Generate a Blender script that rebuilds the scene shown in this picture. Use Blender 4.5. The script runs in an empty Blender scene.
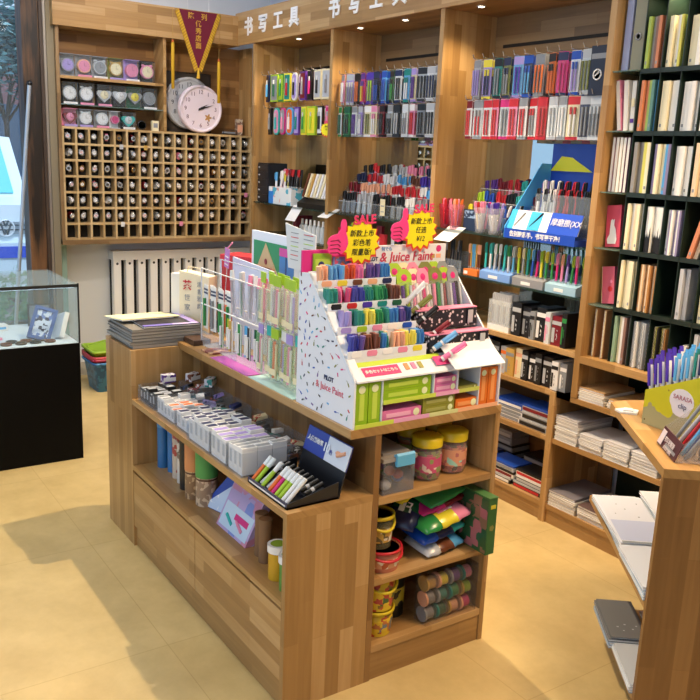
import bpy, bmesh, math, random
from mathutils import Vector, Matrix
PI = math.pi
RNG = random.Random(7)
SC = bpy.context.scene
COL = SC.collection

# ------------------------------------------------------------------ materials
def lin(h):
    h = h.lstrip('#')
    v = [int(h[i:i+2], 16)/255 for i in (0, 2, 4)]
    return tuple(c/12.92 if c <= .04045 else ((c+.055)/1.055)**2.4 for c in v) + (1,)
MATS = {}
def new_mat(key):
    m = bpy.data.materials.new(key); m.use_nodes = True
    MATS[key] = m
    return m, m.node_tree.nodes, m.node_tree.links, m.node_tree.nodes['Principled BSDF']
def C(h, rough=.5, metal=0.):
    key = 'col_%s_%g_%g' % (h, rough, metal)
    if key in MATS: return MATS[key]
    m, N, L, p = new_mat(key)
    p.inputs['Base Color'].default_value = lin(h)
    p.inputs['Roughness'].default_value = rough
    p.inputs['Metallic'].default_value = metal
    nz = N.new('ShaderNodeTexNoise'); nz.inputs['Scale'].default_value = 30
    bp = N.new('ShaderNodeBump'); bp.inputs['Strength'].default_value = .03
    L.new(nz.outputs['Fac'], bp.inputs['Height']); L.new(bp.outputs['Normal'], p.inputs['Normal'])
    return m
def clear(h='#ffffff', alpha=.2, rough=.05, key=None):
    """thin clear plastic / glass: some see-through, some body colour with a glossy coat"""
    key = 'clear_%s_%g_%g' % (h, alpha, rough)
    if key in MATS: return MATS[key]
    m, N, L, p = new_mat(key)
    p.inputs['Base Color'].default_value = lin(h); p.inputs['Roughness'].default_value = rough
    tr = N.new('ShaderNodeBsdfTransparent'); tr.inputs['Color'].default_value = tuple(.75+.25*c for c in lin(h)[:3]) + (1,)
    lw = N.new('ShaderNodeLayerWeight'); lw.inputs['Blend'].default_value = .3
    pw = N.new('ShaderNodeMath'); pw.operation = 'POWER'; pw.inputs[1].default_value = 4
    mt = N.new('ShaderNodeMath'); mt.operation = 'MULTIPLY_ADD'; mt.inputs[1].default_value = .22; mt.inputs[2].default_value = alpha
    mt.use_clamp = True
    L.new(lw.outputs['Facing'], pw.inputs[0])
    mx = N.new('ShaderNodeMixShader')
    L.new(pw.outputs[0], mt.inputs[0]); L.new(mt.outputs[0], mx.inputs['Fac'])
    L.new(tr.outputs[0], mx.inputs[1]); L.new(p.outputs[0], mx.inputs[2])
    L.new(mx.outputs[0], N['Material Output'].inputs['Surface'])
    return m
def glow(h, s):
    key = 'glow_%s_%g' % (h, s)
    if key in MATS: return MATS[key]
    m, N, L, p = new_mat(key)
    p.inputs['Base Color'].default_value = lin(h)
    p.inputs['Emission Color'].default_value = lin(h); p.inputs['Emission Strength'].default_value = s
    return m
def wood(axis, tint='light'):
    """finger-jointed butcher-block boards whose strips run along the given local axis"""
    key = 'wood_%s_%s' % (axis, tint)
    if key in MATS: return MATS[key]
    m, N, L, p = new_mat(key)
    tc = N.new('ShaderNodeTexCoord'); sp = N.new('ShaderNodeSeparateXYZ'); cb = N.new('ShaderNodeCombineXYZ')
    L.new(tc.outputs['Object'], sp.inputs[0])
    ax = 'xyz'.index(axis); o = [i for i in range(3) if i != ax]
    ad = N.new('ShaderNodeMath'); ad.operation = 'ADD'
    L.new(sp.outputs[o[0]], ad.inputs[0]); L.new(sp.outputs[o[1]], ad.inputs[1])
    L.new(sp.outputs[ax], cb.inputs[0]); L.new(ad.outputs[0], cb.inputs[1])
    br = N.new('ShaderNodeTexBrick')
    br.offset = .37; br.offset_frequency = 2; br.squash = 1
    br.inputs['Scale'].default_value = 1
    br.inputs['Brick Width'].default_value = .33; br.inputs['Row Height'].default_value = .047
    br.inputs['Mortar Size'].default_value = .0006; br.inputs['Bias'].default_value = 0
    br.inputs['Color1'].default_value = (0, 0, 0, 1); br.inputs['Color2'].default_value = (1, 1, 1, 1)
    br.inputs['Mortar'].default_value = (.25, .25, .25, 1)
    L.new(cb.outputs[0], br.inputs['Vector'])
    # long grain
    mp = N.new('ShaderNodeMapping'); mp.inputs['Scale'].default_value = (3, 60, 1)
    L.new(cb.outputs[0], mp.inputs['Vector'])
    # shift the grain from strip to strip
    g = N.new('ShaderNodeTexNoise'); g.inputs['Scale'].default_value = 1; g.inputs['Detail'].default_value = 4; g.inputs['Distortion'].default_value = .6
    L.new(mp.outputs[0], g.inputs['Vector'])
    mx = N.new('ShaderNodeMix'); mx.data_type = 'FLOAT'; mx.inputs[0].default_value = .46
    L.new(br.outputs['Color'], mx.inputs[2]); L.new(g.outputs['Fac'], mx.inputs[3])
    rp = N.new('ShaderNodeValToRGB')
    pal = {'light': ('#8e6a3d', '#ad8652', '#c7a473'), 'dull': ('#745a3b', '#8c6f4c', '#a0835c'), 'pale': ('#a88a5e', '#c4a777', '#d6bd92'), 'deep': ('#6e4b27', '#886238', '#9f7848')}[tint]
    e = rp.color_ramp.elements; e[0].position = .12; e[1].position = .88
    e[0].color = lin(pal[0]); e[1].color = lin(pal[2]); k = rp.color_ramp.elements.new(.5); k.color = lin(pal[1])
    L.new(mx.outputs[0], rp.inputs[0]); L.new(rp.outputs[0], p.inputs['Base Color'])
    p.inputs['Roughness'].default_value = .38
    return m
def printed(c1, c2, scale=60, c3=None, rough=.35, seedv=0):
    """printed packaging: blocks of two or three colours"""
    key = 'print_%s_%s_%s_%g_%g' % (c1, c2, c3, scale, seedv)
    if key in MATS: return MATS[key]
    m, N, L, p = new_mat(key)
    tc = N.new('ShaderNodeTexCoord')
    mp = N.new('ShaderNodeMapping'); mp.inputs['Location'].default_value = (seedv*1.7, seedv*.9, seedv*2.3)
    v = N.new('ShaderNodeTexVoronoi'); v.distance = 'CHEBYCHEV'; v.inputs['Scale'].default_value = scale
    L.new(tc.outputs['Object'], mp.inputs[0]); L.new(mp.outputs[0], v.inputs['Vector'])
    s = N.new('ShaderNodeSeparateXYZ'); L.new(v.outputs['Color'], s.inputs[0])
    rp = N.new('ShaderNodeValToRGB'); rp.color_ramp.interpolation = 'CONSTANT'
    e = rp.color_ramp.elements; e[0].color = lin(c1); e[1].color = lin(c2); e[1].position = .6
    if c3: k = rp.color_ramp.elements.new(.82); k.color = lin(c3)
    L.new(s.outputs[0], rp.inputs[0]); L.new(rp.outputs[0], p.inputs['Base Color'])
    p.inputs['Roughness'].default_value = rough
    return m

# ------------------------------------------------------------------ mesh builder
class MB:
    def __init__(s): s.v = []; s.f = []; s.mi = []; s.mats = []; s.sm = []; s.M = None
    def mat(s, m):
        if m not in s.mats: s.mats.append(m)
        return s.mats.index(m)
    def add(s, vs, fs, m, smooth=False):
        k = len(s.v); i = s.mat(m)
        if s.M is not None: vs = [tuple(s.M @ Vector(p)) for p in vs]
        s.v += [tuple(p) for p in vs]
        for f in fs: s.f.append(tuple(k+a for a in f)); s.mi.append(i); s.sm.append(smooth)
        return s
    def box(s, x0, y0, z0, x1, y1, z1, m):
        x0, x1 = sorted((x0, x1)); y0, y1 = sorted((y0, y1)); z0, z1 = sorted((z0, z1))
        return s.add([(x0,y0,z0),(x1,y0,z0),(x1,y1,z0),(x0,y1,z0),(x0,y0,z1),(x1,y0,z1),(x1,y1,z1),(x0,y1,z1)],
                     [(0,3,2,1),(4,5,6,7),(0,1,5,4),(1,2,6,5),(2,3,7,6),(3,0,4,7)], m)
    def tube(s, p, q, r0, m, r1=None, n=10, cap=True):
        p, q = Vector(p), Vector(q); r1 = r0 if r1 is None else r1
        d = (q-p).normalized(); a = d.orthogonal().normalized(); b = d.cross(a)
        vs = [tuple(c+(a*math.cos(2*PI*i/n)+b*math.sin(2*PI*i/n))*r) for c, r in ((p, r0), (q, r1)) for i in range(n)]
        s.add(vs, [(i, (i+1) % n, n+(i+1) % n, n+i) for i in range(n)], m, True)
        if cap: s.add(vs, [tuple(range(n))[::-1], tuple(range(n, 2*n))], m)
        return s
    def path(s, pts, r, m, n=6):
        for a, b in zip(pts, pts[1:]): s.tube(a, b, r, m, n=n)
        return s
    def lathe(s, c, prof, m, n=24, ax='z', smooth=True):
        """profile of (radius, height) turned about an axis through c"""
        vs = []
        for r, h in prof:
            for i in range(n):
                t = 2*PI*i/n; x, y = r*math.cos(t), r*math.sin(t)
                vs.append({'z': (c[0]+x, c[1]+y, c[2]+h), 'y': (c[0]+x, c[1]+h, c[2]-y), 'x': (c[0]+h, c[1]+x, c[2]+y)}[ax])
        fs = [(j*n+i, j*n+(i+1) % n, (j+1)*n+(i+1) % n, (j+1)*n+i) for j in range(len(prof)-1) for i in range(n)]
        s.add(vs, fs, m, smooth)
        if prof[0][0] > 1e-6: s.add(vs[:n], [tuple(range(n))[::-1]], m)
        if prof[-1][0] > 1e-6: s.add(vs[-n:], [tuple(range(n))], m)
        return s
    def prism(s, pts, ax, a, b, m, mside=None):
        """polygon (two coordinates) extruded from a to b along axis ax"""
        def P(u, v, w): return {'x': (w, u, v), 'y': (u, w, v), 'z': (u, v, w)}[ax]
        n = len(pts)
        vs = [P(u, v, a) for u, v in pts] + [P(u, v, b) for u, v in pts]
        s.add(vs, [tuple(range(n)), tuple(range(n, 2*n))[::-1]], m)
        s.add(vs, [(i, n+i, n+(i+1) % n, (i+1) % n) for i in range(n)], mside or m)
        return s
    def ball(s, c, r, m, n=12, sq=(1, 1, 1)):
        vs = []; k = n//2
        for j in range(k+1):
            for i in range(n):
                t, f = 2*PI*i/n, PI*j/k
                vs.append((c[0]+r*sq[0]*math.sin(f)*math.cos(t), c[1]+r*sq[1]*math.sin(f)*math.sin(t), c[2]+r*sq[2]*math.cos(f)))
        return s.add(vs, [(j*n+i, (j+1)*n+i, (j+1)*n+(i+1) % n, j*n+(i+1) % n) for j in range(k) for i in range(n)], m, True)
    def text(s, t, size, loc, m, face=0., depth=.001, align='CENTER', tilt=0., shear=0., spin=0., bold=0.):
        """writing that stands upright, read from local -y (face turns it about z)"""
        cu = bpy.data.curves.new('writing', 'FONT'); cu.body = t; cu.size = size; cu.align_x = align; cu.align_y = 'CENTER'
        cu.extrude = depth/2; cu.shear = shear; cu.offset = bold; cu.resolution_u = 3
        ob = bpy.data.objects.new('writing', cu); COL.objects.link(ob)
        bpy.context.view_layer.update()
        me = bpy.data.meshes.new_from_object(ob.evaluated_get(bpy.context.evaluated_depsgraph_get()))
        Mx = Matrix.Translation(loc) @ Matrix.Rotation(face, 4, 'Z') @ Matrix.Rotation(PI/2-tilt, 4, 'X') @ Matrix.Rotation(spin, 4, 'Z')
        s.add([tuple(Mx @ v.co) for v in me.vertices], [tuple(p.vertices) for p in me.polygons], m)
        bpy.data.objects.remove(ob); bpy.data.curves.remove(cu); bpy.data.meshes.remove(me)
        return s
    def mesh(s, name='part'):
        me = bpy.data.meshes.new(name); me.from_pydata(s.v, [], s.f)
        for m in s.mats: me.materials.append(m)
        me.polygons.foreach_set('material_index', s.mi); me.polygons.foreach_set('use_smooth', s.sm)
        bm = bmesh.new(); bm.from_mesh(me); bmesh.ops.recalc_face_normals(bm, faces=bm.faces); bm.to_mesh(me); bm.free()
        me.update()
        return me

# ------------------------------------------------------------------ objects
def link(name, me, parent=None):
    o = bpy.data.objects.new(name, me); COL.objects.link(o)
    if parent is not None: o.parent = parent
    return o
def mesh_of(x, name): return x.mesh(name) if isinstance(x, MB) else x
def tag(o, label, cat, group=None, kind=None):
    if label: o['label'] = label
    if cat: o['category'] = cat
    if group: o['group'] = group
    if kind: o['kind'] = kind
    return o
def thing(name, label, cat, parts, loc=(0, 0, 0), rz=0., group=None, rot=None, kind=None):
    """parts: one mesh, or a list of (part name, mesh[, [(sub-part name, mesh)]])"""
    if isinstance(parts, list):
        o = link(name, None)
        for p in parts:
            c = link(p[0], mesh_of(p[1], p[0]), o)
            if len(p) > 2:
                for q in p[2]:
                    if q[0] == 'label': c['label'] = q[1]
                    else: link(q[0], mesh_of(q[1], q[0]), c)
    else: o = link(name, mesh_of(parts, name))
    o.location = loc; o.rotation_euler = rot if rot else (0, 0, rz)
    return tag(o, label, cat, group, kind)
def struct(name, mb): return tag(link(name, mesh_of(mb, name)), None, None, kind='structure')
CACHE = {}
def cached(key, fn):
    if key not in CACHE: CACHE[key] = fn()
    return CACHE[key]
ORD = 'first second third fourth fifth sixth seventh eighth ninth tenth eleventh twelfth thirteenth fourteenth fifteenth sixteenth seventeenth eighteenth nineteenth twentieth twenty-first twenty-second twenty-third twenty-fourth twenty-fifth twenty-sixth twenty-seventh twenty-eighth twenty-ninth thirtieth'.split()
class Frame:
    """a place to build in: local x runs to the right, y away from the viewer, z up"""
    def __init__(s, x, y, z, rz): s.o = Vector((x, y, z)); s.rz = rz; s.M = Matrix.Translation(s.o) @ Matrix.Rotation(rz, 4, 'Z')
    def at(s, x, y, z=0.): return tuple(s.M @ Vector((x, y, z)))
    def put(s, name, label, cat, parts, x, y, z=0., rz=0., group=None, rot=None, kind=None):
        if rot: rot = (rot[0], rot[1], rot[2]+s.rz)
        return thing(name, label, cat, parts, s.at(x, y, z), s.rz+rz, group, rot, kind)
# ------------------------------------------------------------------ camera
YAW, PITCH, ROLL, FPX, EYE = math.radians(-34.36), math.radians(13.045), math.radians(-2.416), 834.2, 1.55
cyw, syw, cp, sp_ = math.cos(YAW), math.sin(YAW), math.cos(PITCH), math.sin(PITCH)
fwd = Vector((cyw*cp, syw*cp, -sp_)); rgt = Vector((syw, -cyw, 0)); dwn = fwd.cross(rgt)
cr, sr = math.cos(ROLL), math.sin(ROLL)
r2 = cr*rgt + sr*dwn; d2 = -sr*rgt + cr*dwn
cam = bpy.data.cameras.new('camera'); cam.sensor_width = 36; cam.sensor_height = 36; cam.lens = FPX/700*36; cam.clip_start = .05; cam.clip_end = 200
co = bpy.data.objects.new('camera', cam); COL.objects.link(co)
co.matrix_world = Matrix(((r2.x, -d2.x, -fwd.x, 0), (r2.y, -d2.y, -fwd.y, 0), (r2.z, -d2.z, -fwd.z, EYE), (0, 0, 0, 1)))
SC.camera = co
SC.view_settings.view_transform = 'Standard'; SC.view_settings.look = 'None'; SC.view_settings.gamma = 1; SC.view_settings.exposure = 0.0
# ------------------------------------------------------------------ light
w = bpy.data.worlds.new('daylight'); SC.world = w; w.use_nodes = True
WN, WL = w.node_tree.nodes, w.node_tree.links
bg = WN['Background']; bg.inputs['Color'].default_value = lin('#b9d2ee'); bg.inputs['Strength'].default_value = 1.5
def lamp(kind, loc, energy, color='#ffffff', size=.1, to=None, spot=60, blend=.3, size_y=None):
    l = bpy.data.lights.new('lamp', kind); l.energy = energy; l.color = lin(color)[:3]
    if kind == 'AREA':
        l.size = size
        if size_y: l.shape = 'RECTANGLE'; l.size_y = size_y
    else: l.shadow_soft_size = size
    if kind == 'SPOT': l.spot_size = math.radians(spot); l.spot_blend = blend
    o = bpy.data.objects.new('lamp', l); COL.objects.link(o); o.location = loc
    if to is not None: o.rotation_euler = (Vector(to)-Vector(loc)).to_track_quat('-Z', 'Y').to_euler()
    return o
sl = lamp('SUN', (4, 0, 12), 2.6, '#eaf2ff', .01, (12, 0, 0))
# ceiling panels of the shop (cool white) and the warm track spot over the middle aisle
for lx, ly in ((1.0, .6), (3.2, -.9), (.6, -2.2)):
    lamp('AREA', (lx, ly, 2.86), 26, '#fff4e4', 1.1, (lx, ly, 0), size_y=.5)
lamp('SPOT', (2.97, -1.95, 2.83), 230, '#ffe4bd', .02, (2.6, -1.1, 0), 115, .4)
lamp('SPOT', (.85, -2.35, 2.83), 190, '#ffca86', .3, (1.7, -1.9, 0), 110, .6)
lamp('SPOT', (3.9, -1.3, 2.83), 75, '#ffeeda', .08, (5.45, -2.1, 1.4), 85, .8)  # extra spot, added only to brighten the watch wall
lamp('AREA', (4.4, -1.9, 2.55), 16, '#dfeaff', 1.2, (4.4, -1.9, 3), size_y=.6)  # added uplight without a fitting, lifts the ceiling and the wall above the headers
# down-lights set in the soffit of the pen cabinets
for u in (4.9, 4.45, 4.0, 3.55, 3.05, 2.55, 2.0, 1.6):
    lamp('SPOT', (u, -2.76, 2.235), 14, '#ffe2b4', .02, (u, -2.62, 0), 130, .8)
# ------------------------------------------------------------------ the room
def floor_mat():
    m, N, L, p = new_mat('floor_stone')
    tc = N.new('ShaderNodeTexCoord')
    br = N.new('ShaderNodeTexBrick'); br.offset = 0; br.inputs['Scale'].default_value = 1
    br.inputs['Brick Width'].default_value = .8; br.inputs['Row Height'].default_value = .8; br.inputs['Mortar Size'].default_value = .0022
    br.inputs['Mortar Smooth'].default_value = .6
    mp = N.new('ShaderNodeMapping'); mp.inputs['Location'].default_value = (.12, .1, 0); L.new(tc.outputs['Object'], mp.inputs[0])
    br.inputs['Color1'].default_value = lin('#d2ba82'); br.inputs['Color2'].default_value = lin('#cfb67d'); br.inputs['Mortar'].default_value = lin('#c0a56c')
    L.new(mp.outputs[0], br.inputs['Vector'])
    nz = N.new('ShaderNodeTexNoise'); nz.inputs['Scale'].default_value = 5; nz.inputs['Detail'].default_value = 8; nz.inputs['Roughness'].default_value = .65
    L.new(tc.outputs['Object'], nz.inputs['Vector'])
    rp = N.new('ShaderNodeValToRGB'); e = rp.color_ramp.elements; e[0].position = .35; e[0].color = (.82, .8, .76, 1); e[1].position = .65; e[1].color = (1, 1, 1, 1)
    L.new(nz.outputs['Fac'], rp.inputs[0])
    mx = N.new('ShaderNodeMix'); mx.data_type = 'RGBA'; mx.blend_type = 'MULTIPLY'; mx.inputs[0].default_value = 1
    L.new(br.outputs['Color'], mx.inputs[6]); L.new(rp.outputs[0], mx.inputs[7]); L.new(mx.outputs[2], p.inputs['Base Color'])
    p.inputs['Roughness'].default_value = .42
    return m
struct('floor', MB().box(-1.5, -3.1, -.1, 5.66, 3.2, 0, floor_mat()))
struct('ceiling', MB().box(-1.5, -3.1, 2.9, 5.75, 3.2, 3.0, C('#dfe8f6', .8)))
struct('wall_right', MB().box(-1.5, -3.1, 0, 5.66, -3.05, 2.9, C('#cfd8e6', .8)))
struct('wall_front', MB().box(-1.6, -3.1, 0, -1.5, 1.2, 2.9, C('#8d8478', .8)))  # unseen wall behind the camera, added to cut the ambient light
WB = MB(); WB.box(5.66, -3.1, -.1, 5.75, -1.32, 2.9, C('#d9dbdc', .8)); WB.box(5.66, -1.32, -.1, 5.75, 3.2, .35, C('#8d8f92', .8)); WB.box(5.66, -1.32, 2.72, 5.75, 3.2, 2.9, C('#5a4636', .7))
struct('wall_back', WB)
# street window beside the watch cabinet
W1 = MB().box(5.69, -1.32, .35, 5.70, 3.2, 2.72, clear('#dbeaf5', .06, .02))
win = struct('window_1', W1)
fr = MB(); 
for yy in (-1.319, .35, 1.9): fr.box(5.68, yy, .35, 5.735, yy+(.012 if yy < -1 else .06), 2.72, C('#3a2a1e', .5))
fr.box(5.665, -1.32, .35, 5.735, 3.2, .4, C('#3a2a1e', .5))
link('window_frame', fr.mesh('window_frame'), win)
# dark boarded column between window and cabinet, with its metal strip
def bark():
    m, N, L, p = new_mat('dark_boards')
    tc = N.new('ShaderNodeTexCoord'); mp = N.new('ShaderNodeMapping'); mp.inputs['Scale'].default_value = (22, 22, 2.2)
    nz = N.new('ShaderNodeTexNoise'); nz.inputs['Scale'].default_value = 1; nz.inputs['Detail'].default_value = 5
    L.new(tc.outputs['Object'], mp.inputs[0]); L.new(mp.outputs[0], nz.inputs['Vector'])
    rp = N.new('ShaderNodeValToRGB'); e = rp.color_ramp.elements; e[0].position = .42; e[0].color = lin('#1f1712'); e[1].position = .68; e[1].color = lin('#7a5536')
    L.new(nz.outputs['Fac'], rp.inputs[0]); L.new(rp.outputs[0], p.inputs['Base Color']); p.inputs['Roughness'].default_value = .45
    return m
tr = MB(); tr.box(5.52, -1.39, 0, 5.66, -1.29, 2.9, bark()); tr.box(5.5, -1.42, 0, 5.66, -1.39, 2.9, C('#43342a', .5)); struct('trim_1', tr)
struct('trim_2', MB().box(5.49, -1.424, 0, 5.5, -1.41, 2.9, C('#a59d94', .35, .6)))
struct('trim_3', MB().box(5.55, -1.52, 0, 5.66, -1.47, .93, C('#8fb0a8', .5)))
struct('trim_4', MB().box(5.48, -1.468, 0, 5.66, -1.425, 2.9, C('#857a63', .6)))
struct('baseboard_back', MB().box(5.64, -3.05, 0, 5.66, -1.53, .09, C('#b9b4a8', .6)))

# ------------------------------------------------------------------ watch cabinet (against the back wall)
WT = Frame(5.45, -1.44, 0, -PI/2)
H_, V_, D_ = wood('x'), wood('z'), wood('y')
YL = .05    # inner left edge
YR = 1.365  # right end
side = MB().box(.029, 0, .93, YL, .2, 2.25, wood('z', 'dull'))
back = MB().box(YL, .17, .93, YR, .19, 2.25, wood('x', 'deep'))
div = MB().box(.715, 0, 1.66, .735, .168, 2.25, H_)
sh1 = MB().box(YL+.001, .002, 1.948, .714, .168, 1.965, H_)
gshelf = MB().box(YL+.001, .004, 1.792, .714, .168, 1.798, clear('#9fc0c0', .35))
rend = MB().box(YR-.018, 0, 1.66, YR, .168, 2.25, V_)
botl = MB().box(.029, -.004, .925, YR, .2, .955, wood('x', 'dull'))
NC, NR = 16, 7
gx0, gx1, gz0, gz1 = YL+.005, YR, .958, 1.655
px, pz = (gx1-gx0)/NC, (gz1-gz0)/NR
grid = MB()
for i in range(NC+1):
    x = gx0+i*px; grid.box(x-.0065, 0, gz0, x+.0065, .11, gz1+.006, wood('z', 'pale'))
for j in range(NR+1):
    z = gz0+j*pz; grid.box(gx0, .0005, z-.007, gx1, .11, z+.007, wood('x', 'pale'))
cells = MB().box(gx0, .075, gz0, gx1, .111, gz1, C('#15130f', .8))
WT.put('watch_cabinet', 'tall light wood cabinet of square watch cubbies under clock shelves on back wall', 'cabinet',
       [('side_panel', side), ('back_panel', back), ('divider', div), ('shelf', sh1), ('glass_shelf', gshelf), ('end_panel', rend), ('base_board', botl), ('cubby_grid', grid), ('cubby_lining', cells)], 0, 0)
WT.put('header_board', 'plain wooden header board above the clock shelves and watch cubbies', 'header', MB().box(.01, -.03, 2.25, 1.25, .2, 2.44, wood('x')), 0, 0)

# ------------------------------------------------------------------ pen wall cabinets
XL = [5.22, 4.262, 3.287, 2.273, 1.25]
T_ = .03
def pen_bay(k):
    x0, x1 = XL[k], XL[k+1]; w_ = x0-x1; f = Frame(x0, -2.69, 0, PI)
    wh = ['far corner', 'second', 'third', 'right-hand'][k]
    P = []
    P.append(('side_panel', MB().box(0, 0, .602 if k == 3 else 0, T_, .34, 2.25, wood('z'))))
    lo = -.08 if k == 3 else T_
    if k == 3: P.append(('lower_side_panel', MB().box(lo-T_, -.004, 0, lo, .334, .60, wood('z'))))
    if k == 3: P.append(('side_panel', MB().box(w_-T_, 0, 0, w_, .34, 2.25, wood('z'))))
    e = w_-.0005 if k < 3 else w_-T_
    P.append(('back_panel', MB().box(T_, .335, 0, e, .345, 2.25, wood('x', 'dull') if k < 3 else C('#12241c', .5))))
    P.append(('top_board', MB().box(0, 0, 2.25, w_, .345, 2.258, wood('x', 'deep'))))
    zs = [.60, .392, .087] if k == 3 else [.79, .60, .392, .087]
    if k == 3: P.append(('counter_board', MB().box(T_, -.002, .755, e, .334, .785, wood('x'))))
    for z in zs: P.append(('shelf', MB().box(lo if k == 3 else T_, .002, z-.022, e if k != 2 or z > .595 else .902, .334, z, wood('x'))))
    P.append(('plinth', MB().box(lo if k == 3 else T_, .008, 0, e if k != 2 else .9, .02, .064, wood('x', 'light'))))
    if k < 3:
        for z in ((1.225, 1.018) if k != 0 else (1.225, 1.018)): P.append(('glass_shelf', MB().box(T_+.001, .004, z-.008, e-.001, .33, z, clear('#3c5a52', .35))))
        P.append(('mirror', MB().box(T_+.005, .328, .80, e-.005, .333, 1.70, C('#c9d6d6', .02, 1.))))
        for z in (2.02, 1.845): P.append(('hook_rail', MB().box(T_+.001, .318, z-.025, e-.001, .334, z-.012, C('#1b1b1b', .5))))
        P.append(('slot_strip', MB().box(T_+.06, .331, 2.10, e-.3 if k == 1 else e-.02, .3345, 2.115, C('#17120d', .7))))
    for q in ((.2, .62) if k else (.5,)):
        P.append(('downlight', MB().lathe((w_*q, .07, 2.246), [(.021, .0035), (.021, 0), (.014, -.0005)], C('#d9d9d9', .3, .6)).lathe((w_*q, .07, 2.2462), [(.0135, -.001), (.001, -.0015)], glow('#fff3dd', 14))))
    o = f.put('display_cabinet', '%s wooden wall cabinet for %s against right wall' % (wh, 'notebooks in dark green racks' if k == 3 else 'pens with hooks over glass shelves'), 'cabinet', P, 0, 0, group='wall cabinets along the right wall')
    return f
BAY = [pen_bay(k) for k in range(4)]
hb = MB().box(0, -.012, 2.252, 4.3, .0, 2.46, wood('x', 'light'))
lets = []
HF = Frame(5.462, -2.69, 0, PI)
def sign_text(x0, x1, zc, s=.118):
    for i, ch in enumerate('书写工具'):
        lets.append(('sign_character', MB().text(ch, s, (x0+(x1-x0)*(i+.5)/4, -.016, zc), C('#f4f2ee', .4), depth=.006, bold=.0035)))
HFh = HF.put('header_board', 'long wooden header board with raised white characters over the pen cabinets', 'header', None or [('fascia', hb)], 0, 0)
for (uu0, uu1) in ((5.36, 4.56), (4.31, 3.50)):
    sign_text(5.462-uu0, 5.462-uu1, 2.352)
for nme, mb in lets: link(nme, mb.mesh(nme), HFh)

# ------------------------------------------------------------------ island (gondola)
G = Frame(1.797, -1.047, 0, -PI/2)    # local x to the right along its end, y away along its long side
LW = wood('z'); LY = wood('y'); LX = wood('x')
P = []
P.append(('end_panel', MB().box(0, 0, 0, .282, .02, .59, LW)))
P.append(('lower_shelf', MB().box(0, 0, .59, .2829, 1.203, .61, LY)))
P.append(('divider', MB().box(.283, 0, 0, .303, 1.203, .79, wood('z', 'deep'), )))
P.append(('top_board', MB().box(.195, -.002, .79, .762, 1.5, .815, LY)))
P.append(('inner_shelf', MB().box(.0, .021, .322, .282, 1.203, .34, LY)))
P.append(('side_panel', MB().box(.743, 0, 0, .762, 1.5, .79, LW)))
P.append(('plinth', MB().box(.012, .021, .0, .03, 1.203, .085, LY)))
P.append(('end_box', MB().box(0, 1.203, 0, .194, 1.5, .8, LW).box(.194, 1.203, 0, .303, 1.5, .79, LW)))
P.append(('back_panel', MB().box(.304, .36, 0, .742, .375, .79, wood('z', 'deep'))))
for z in (.592, .335, .115): P.append(('end_shelf', MB().box(.304, 0, z-.02, .742, .359, z, LX)))
P.append(('end_plinth', MB().box(.304, .004, 0, .742, .02, .094, LX)))
for y0, y1 in ((.022, .608), (.612, 1.2)):
    P.append(('drawer', MB().box(.001, y0, .088, .02, y1, .312, wood('y', 'light'))))
P.append(('drawer_shadow_gap', MB().box(.02, .021, .085, .024, 1.203, .321, C('#2a1c10', .8))))
G.put('display_island', 'low wooden shop island with drawers, open shelves and a raised top', 'display counter', P, 0, 0)

# ------------------------------------------------------------------ angled counter on the right
ia, ib = Vector((1.715, -2.233)), Vector((1.23, -1.849))
dd = (ib-ia).normalized()
ISL = Frame(ib.x, ib.y, 0, math.atan2(-dd.y, -dd.x)-PI/2)   # local y runs from b to a, local x to the right
P = []
P.append(('counter_top', MB().prism([(0, 0), (.62, 0), (.62, .48), (.30, .70), (.06, .655), (0, .619)], 'z', .765, .79, LY)))
P.append(('end_panel', MB().box(0.002, 0, 0, .55, .022, .765, wood('z', 'deep'))))
P.append(('shelf', MB().box(.002, .022, .375, .30, .77, .395, LY)))
P.append(('shelf', MB().box(.002, .022, .085, .30, .50, .105, LY)))
P.append(('back_panel', MB().box(.301, .022, 0, .32, .6, .765, LW)))
ISL.put('angled_counter', 'angled wooden counter end with slanting top and low notebook shelves', 'counter', P, 0, 0)

# ------------------------------------------------------------------ glass display case on the left
CS = Frame(4.06, -1.16, 0, -PI/2)   # local x to the right; the case runs to the left
C('#050506', .5).node_tree.nodes['Principled BSDF'].inputs['Specular IOR Level'].default_value = .12
P = [('base', MB().box(-1.5, 0, 0, 0, .55, .60, C('#050506', .5))),
     ('deck', MB().box(-1.495, .005, .6, -.005, .545, .603, C('#dfeaf2', .5))),
     ('glass_front', MB().box(-1.5, 0, .603, 0, .006, .885, clear('#cfe3ea', .06, .02))),
     ('glass_side', MB().box(-.006, .007, .603, 0, .543, .885, clear('#cfe3ea', .1, .02))),
     ('glass_back', MB().box(-1.5, .544, .603, 0, .55, .885, clear('#cfe3ea', .1, .02))),
     ('glass_top', MB().box(-1.5, 0, .885, 0, .55, .892, clear('#cfe3ea', .12, .02))),
     ('corner_post', MB().box(-.004, -.003, .6, .003, .004, .897, C('#1a1d1f', .4))),
     ('top_rim', MB().box(-1.5, -.003, .878, .002, .002, .894, C('#1a1d1f', .4))),
     ('light_strip', MB().box(-1.45, .007, .876, -.02, .016, .884, glow('#dff0ff', 7)))]
CS.put('display_case', 'glass display case lit inside on a glossy black base', 'display case', P, 0, 0)
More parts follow.
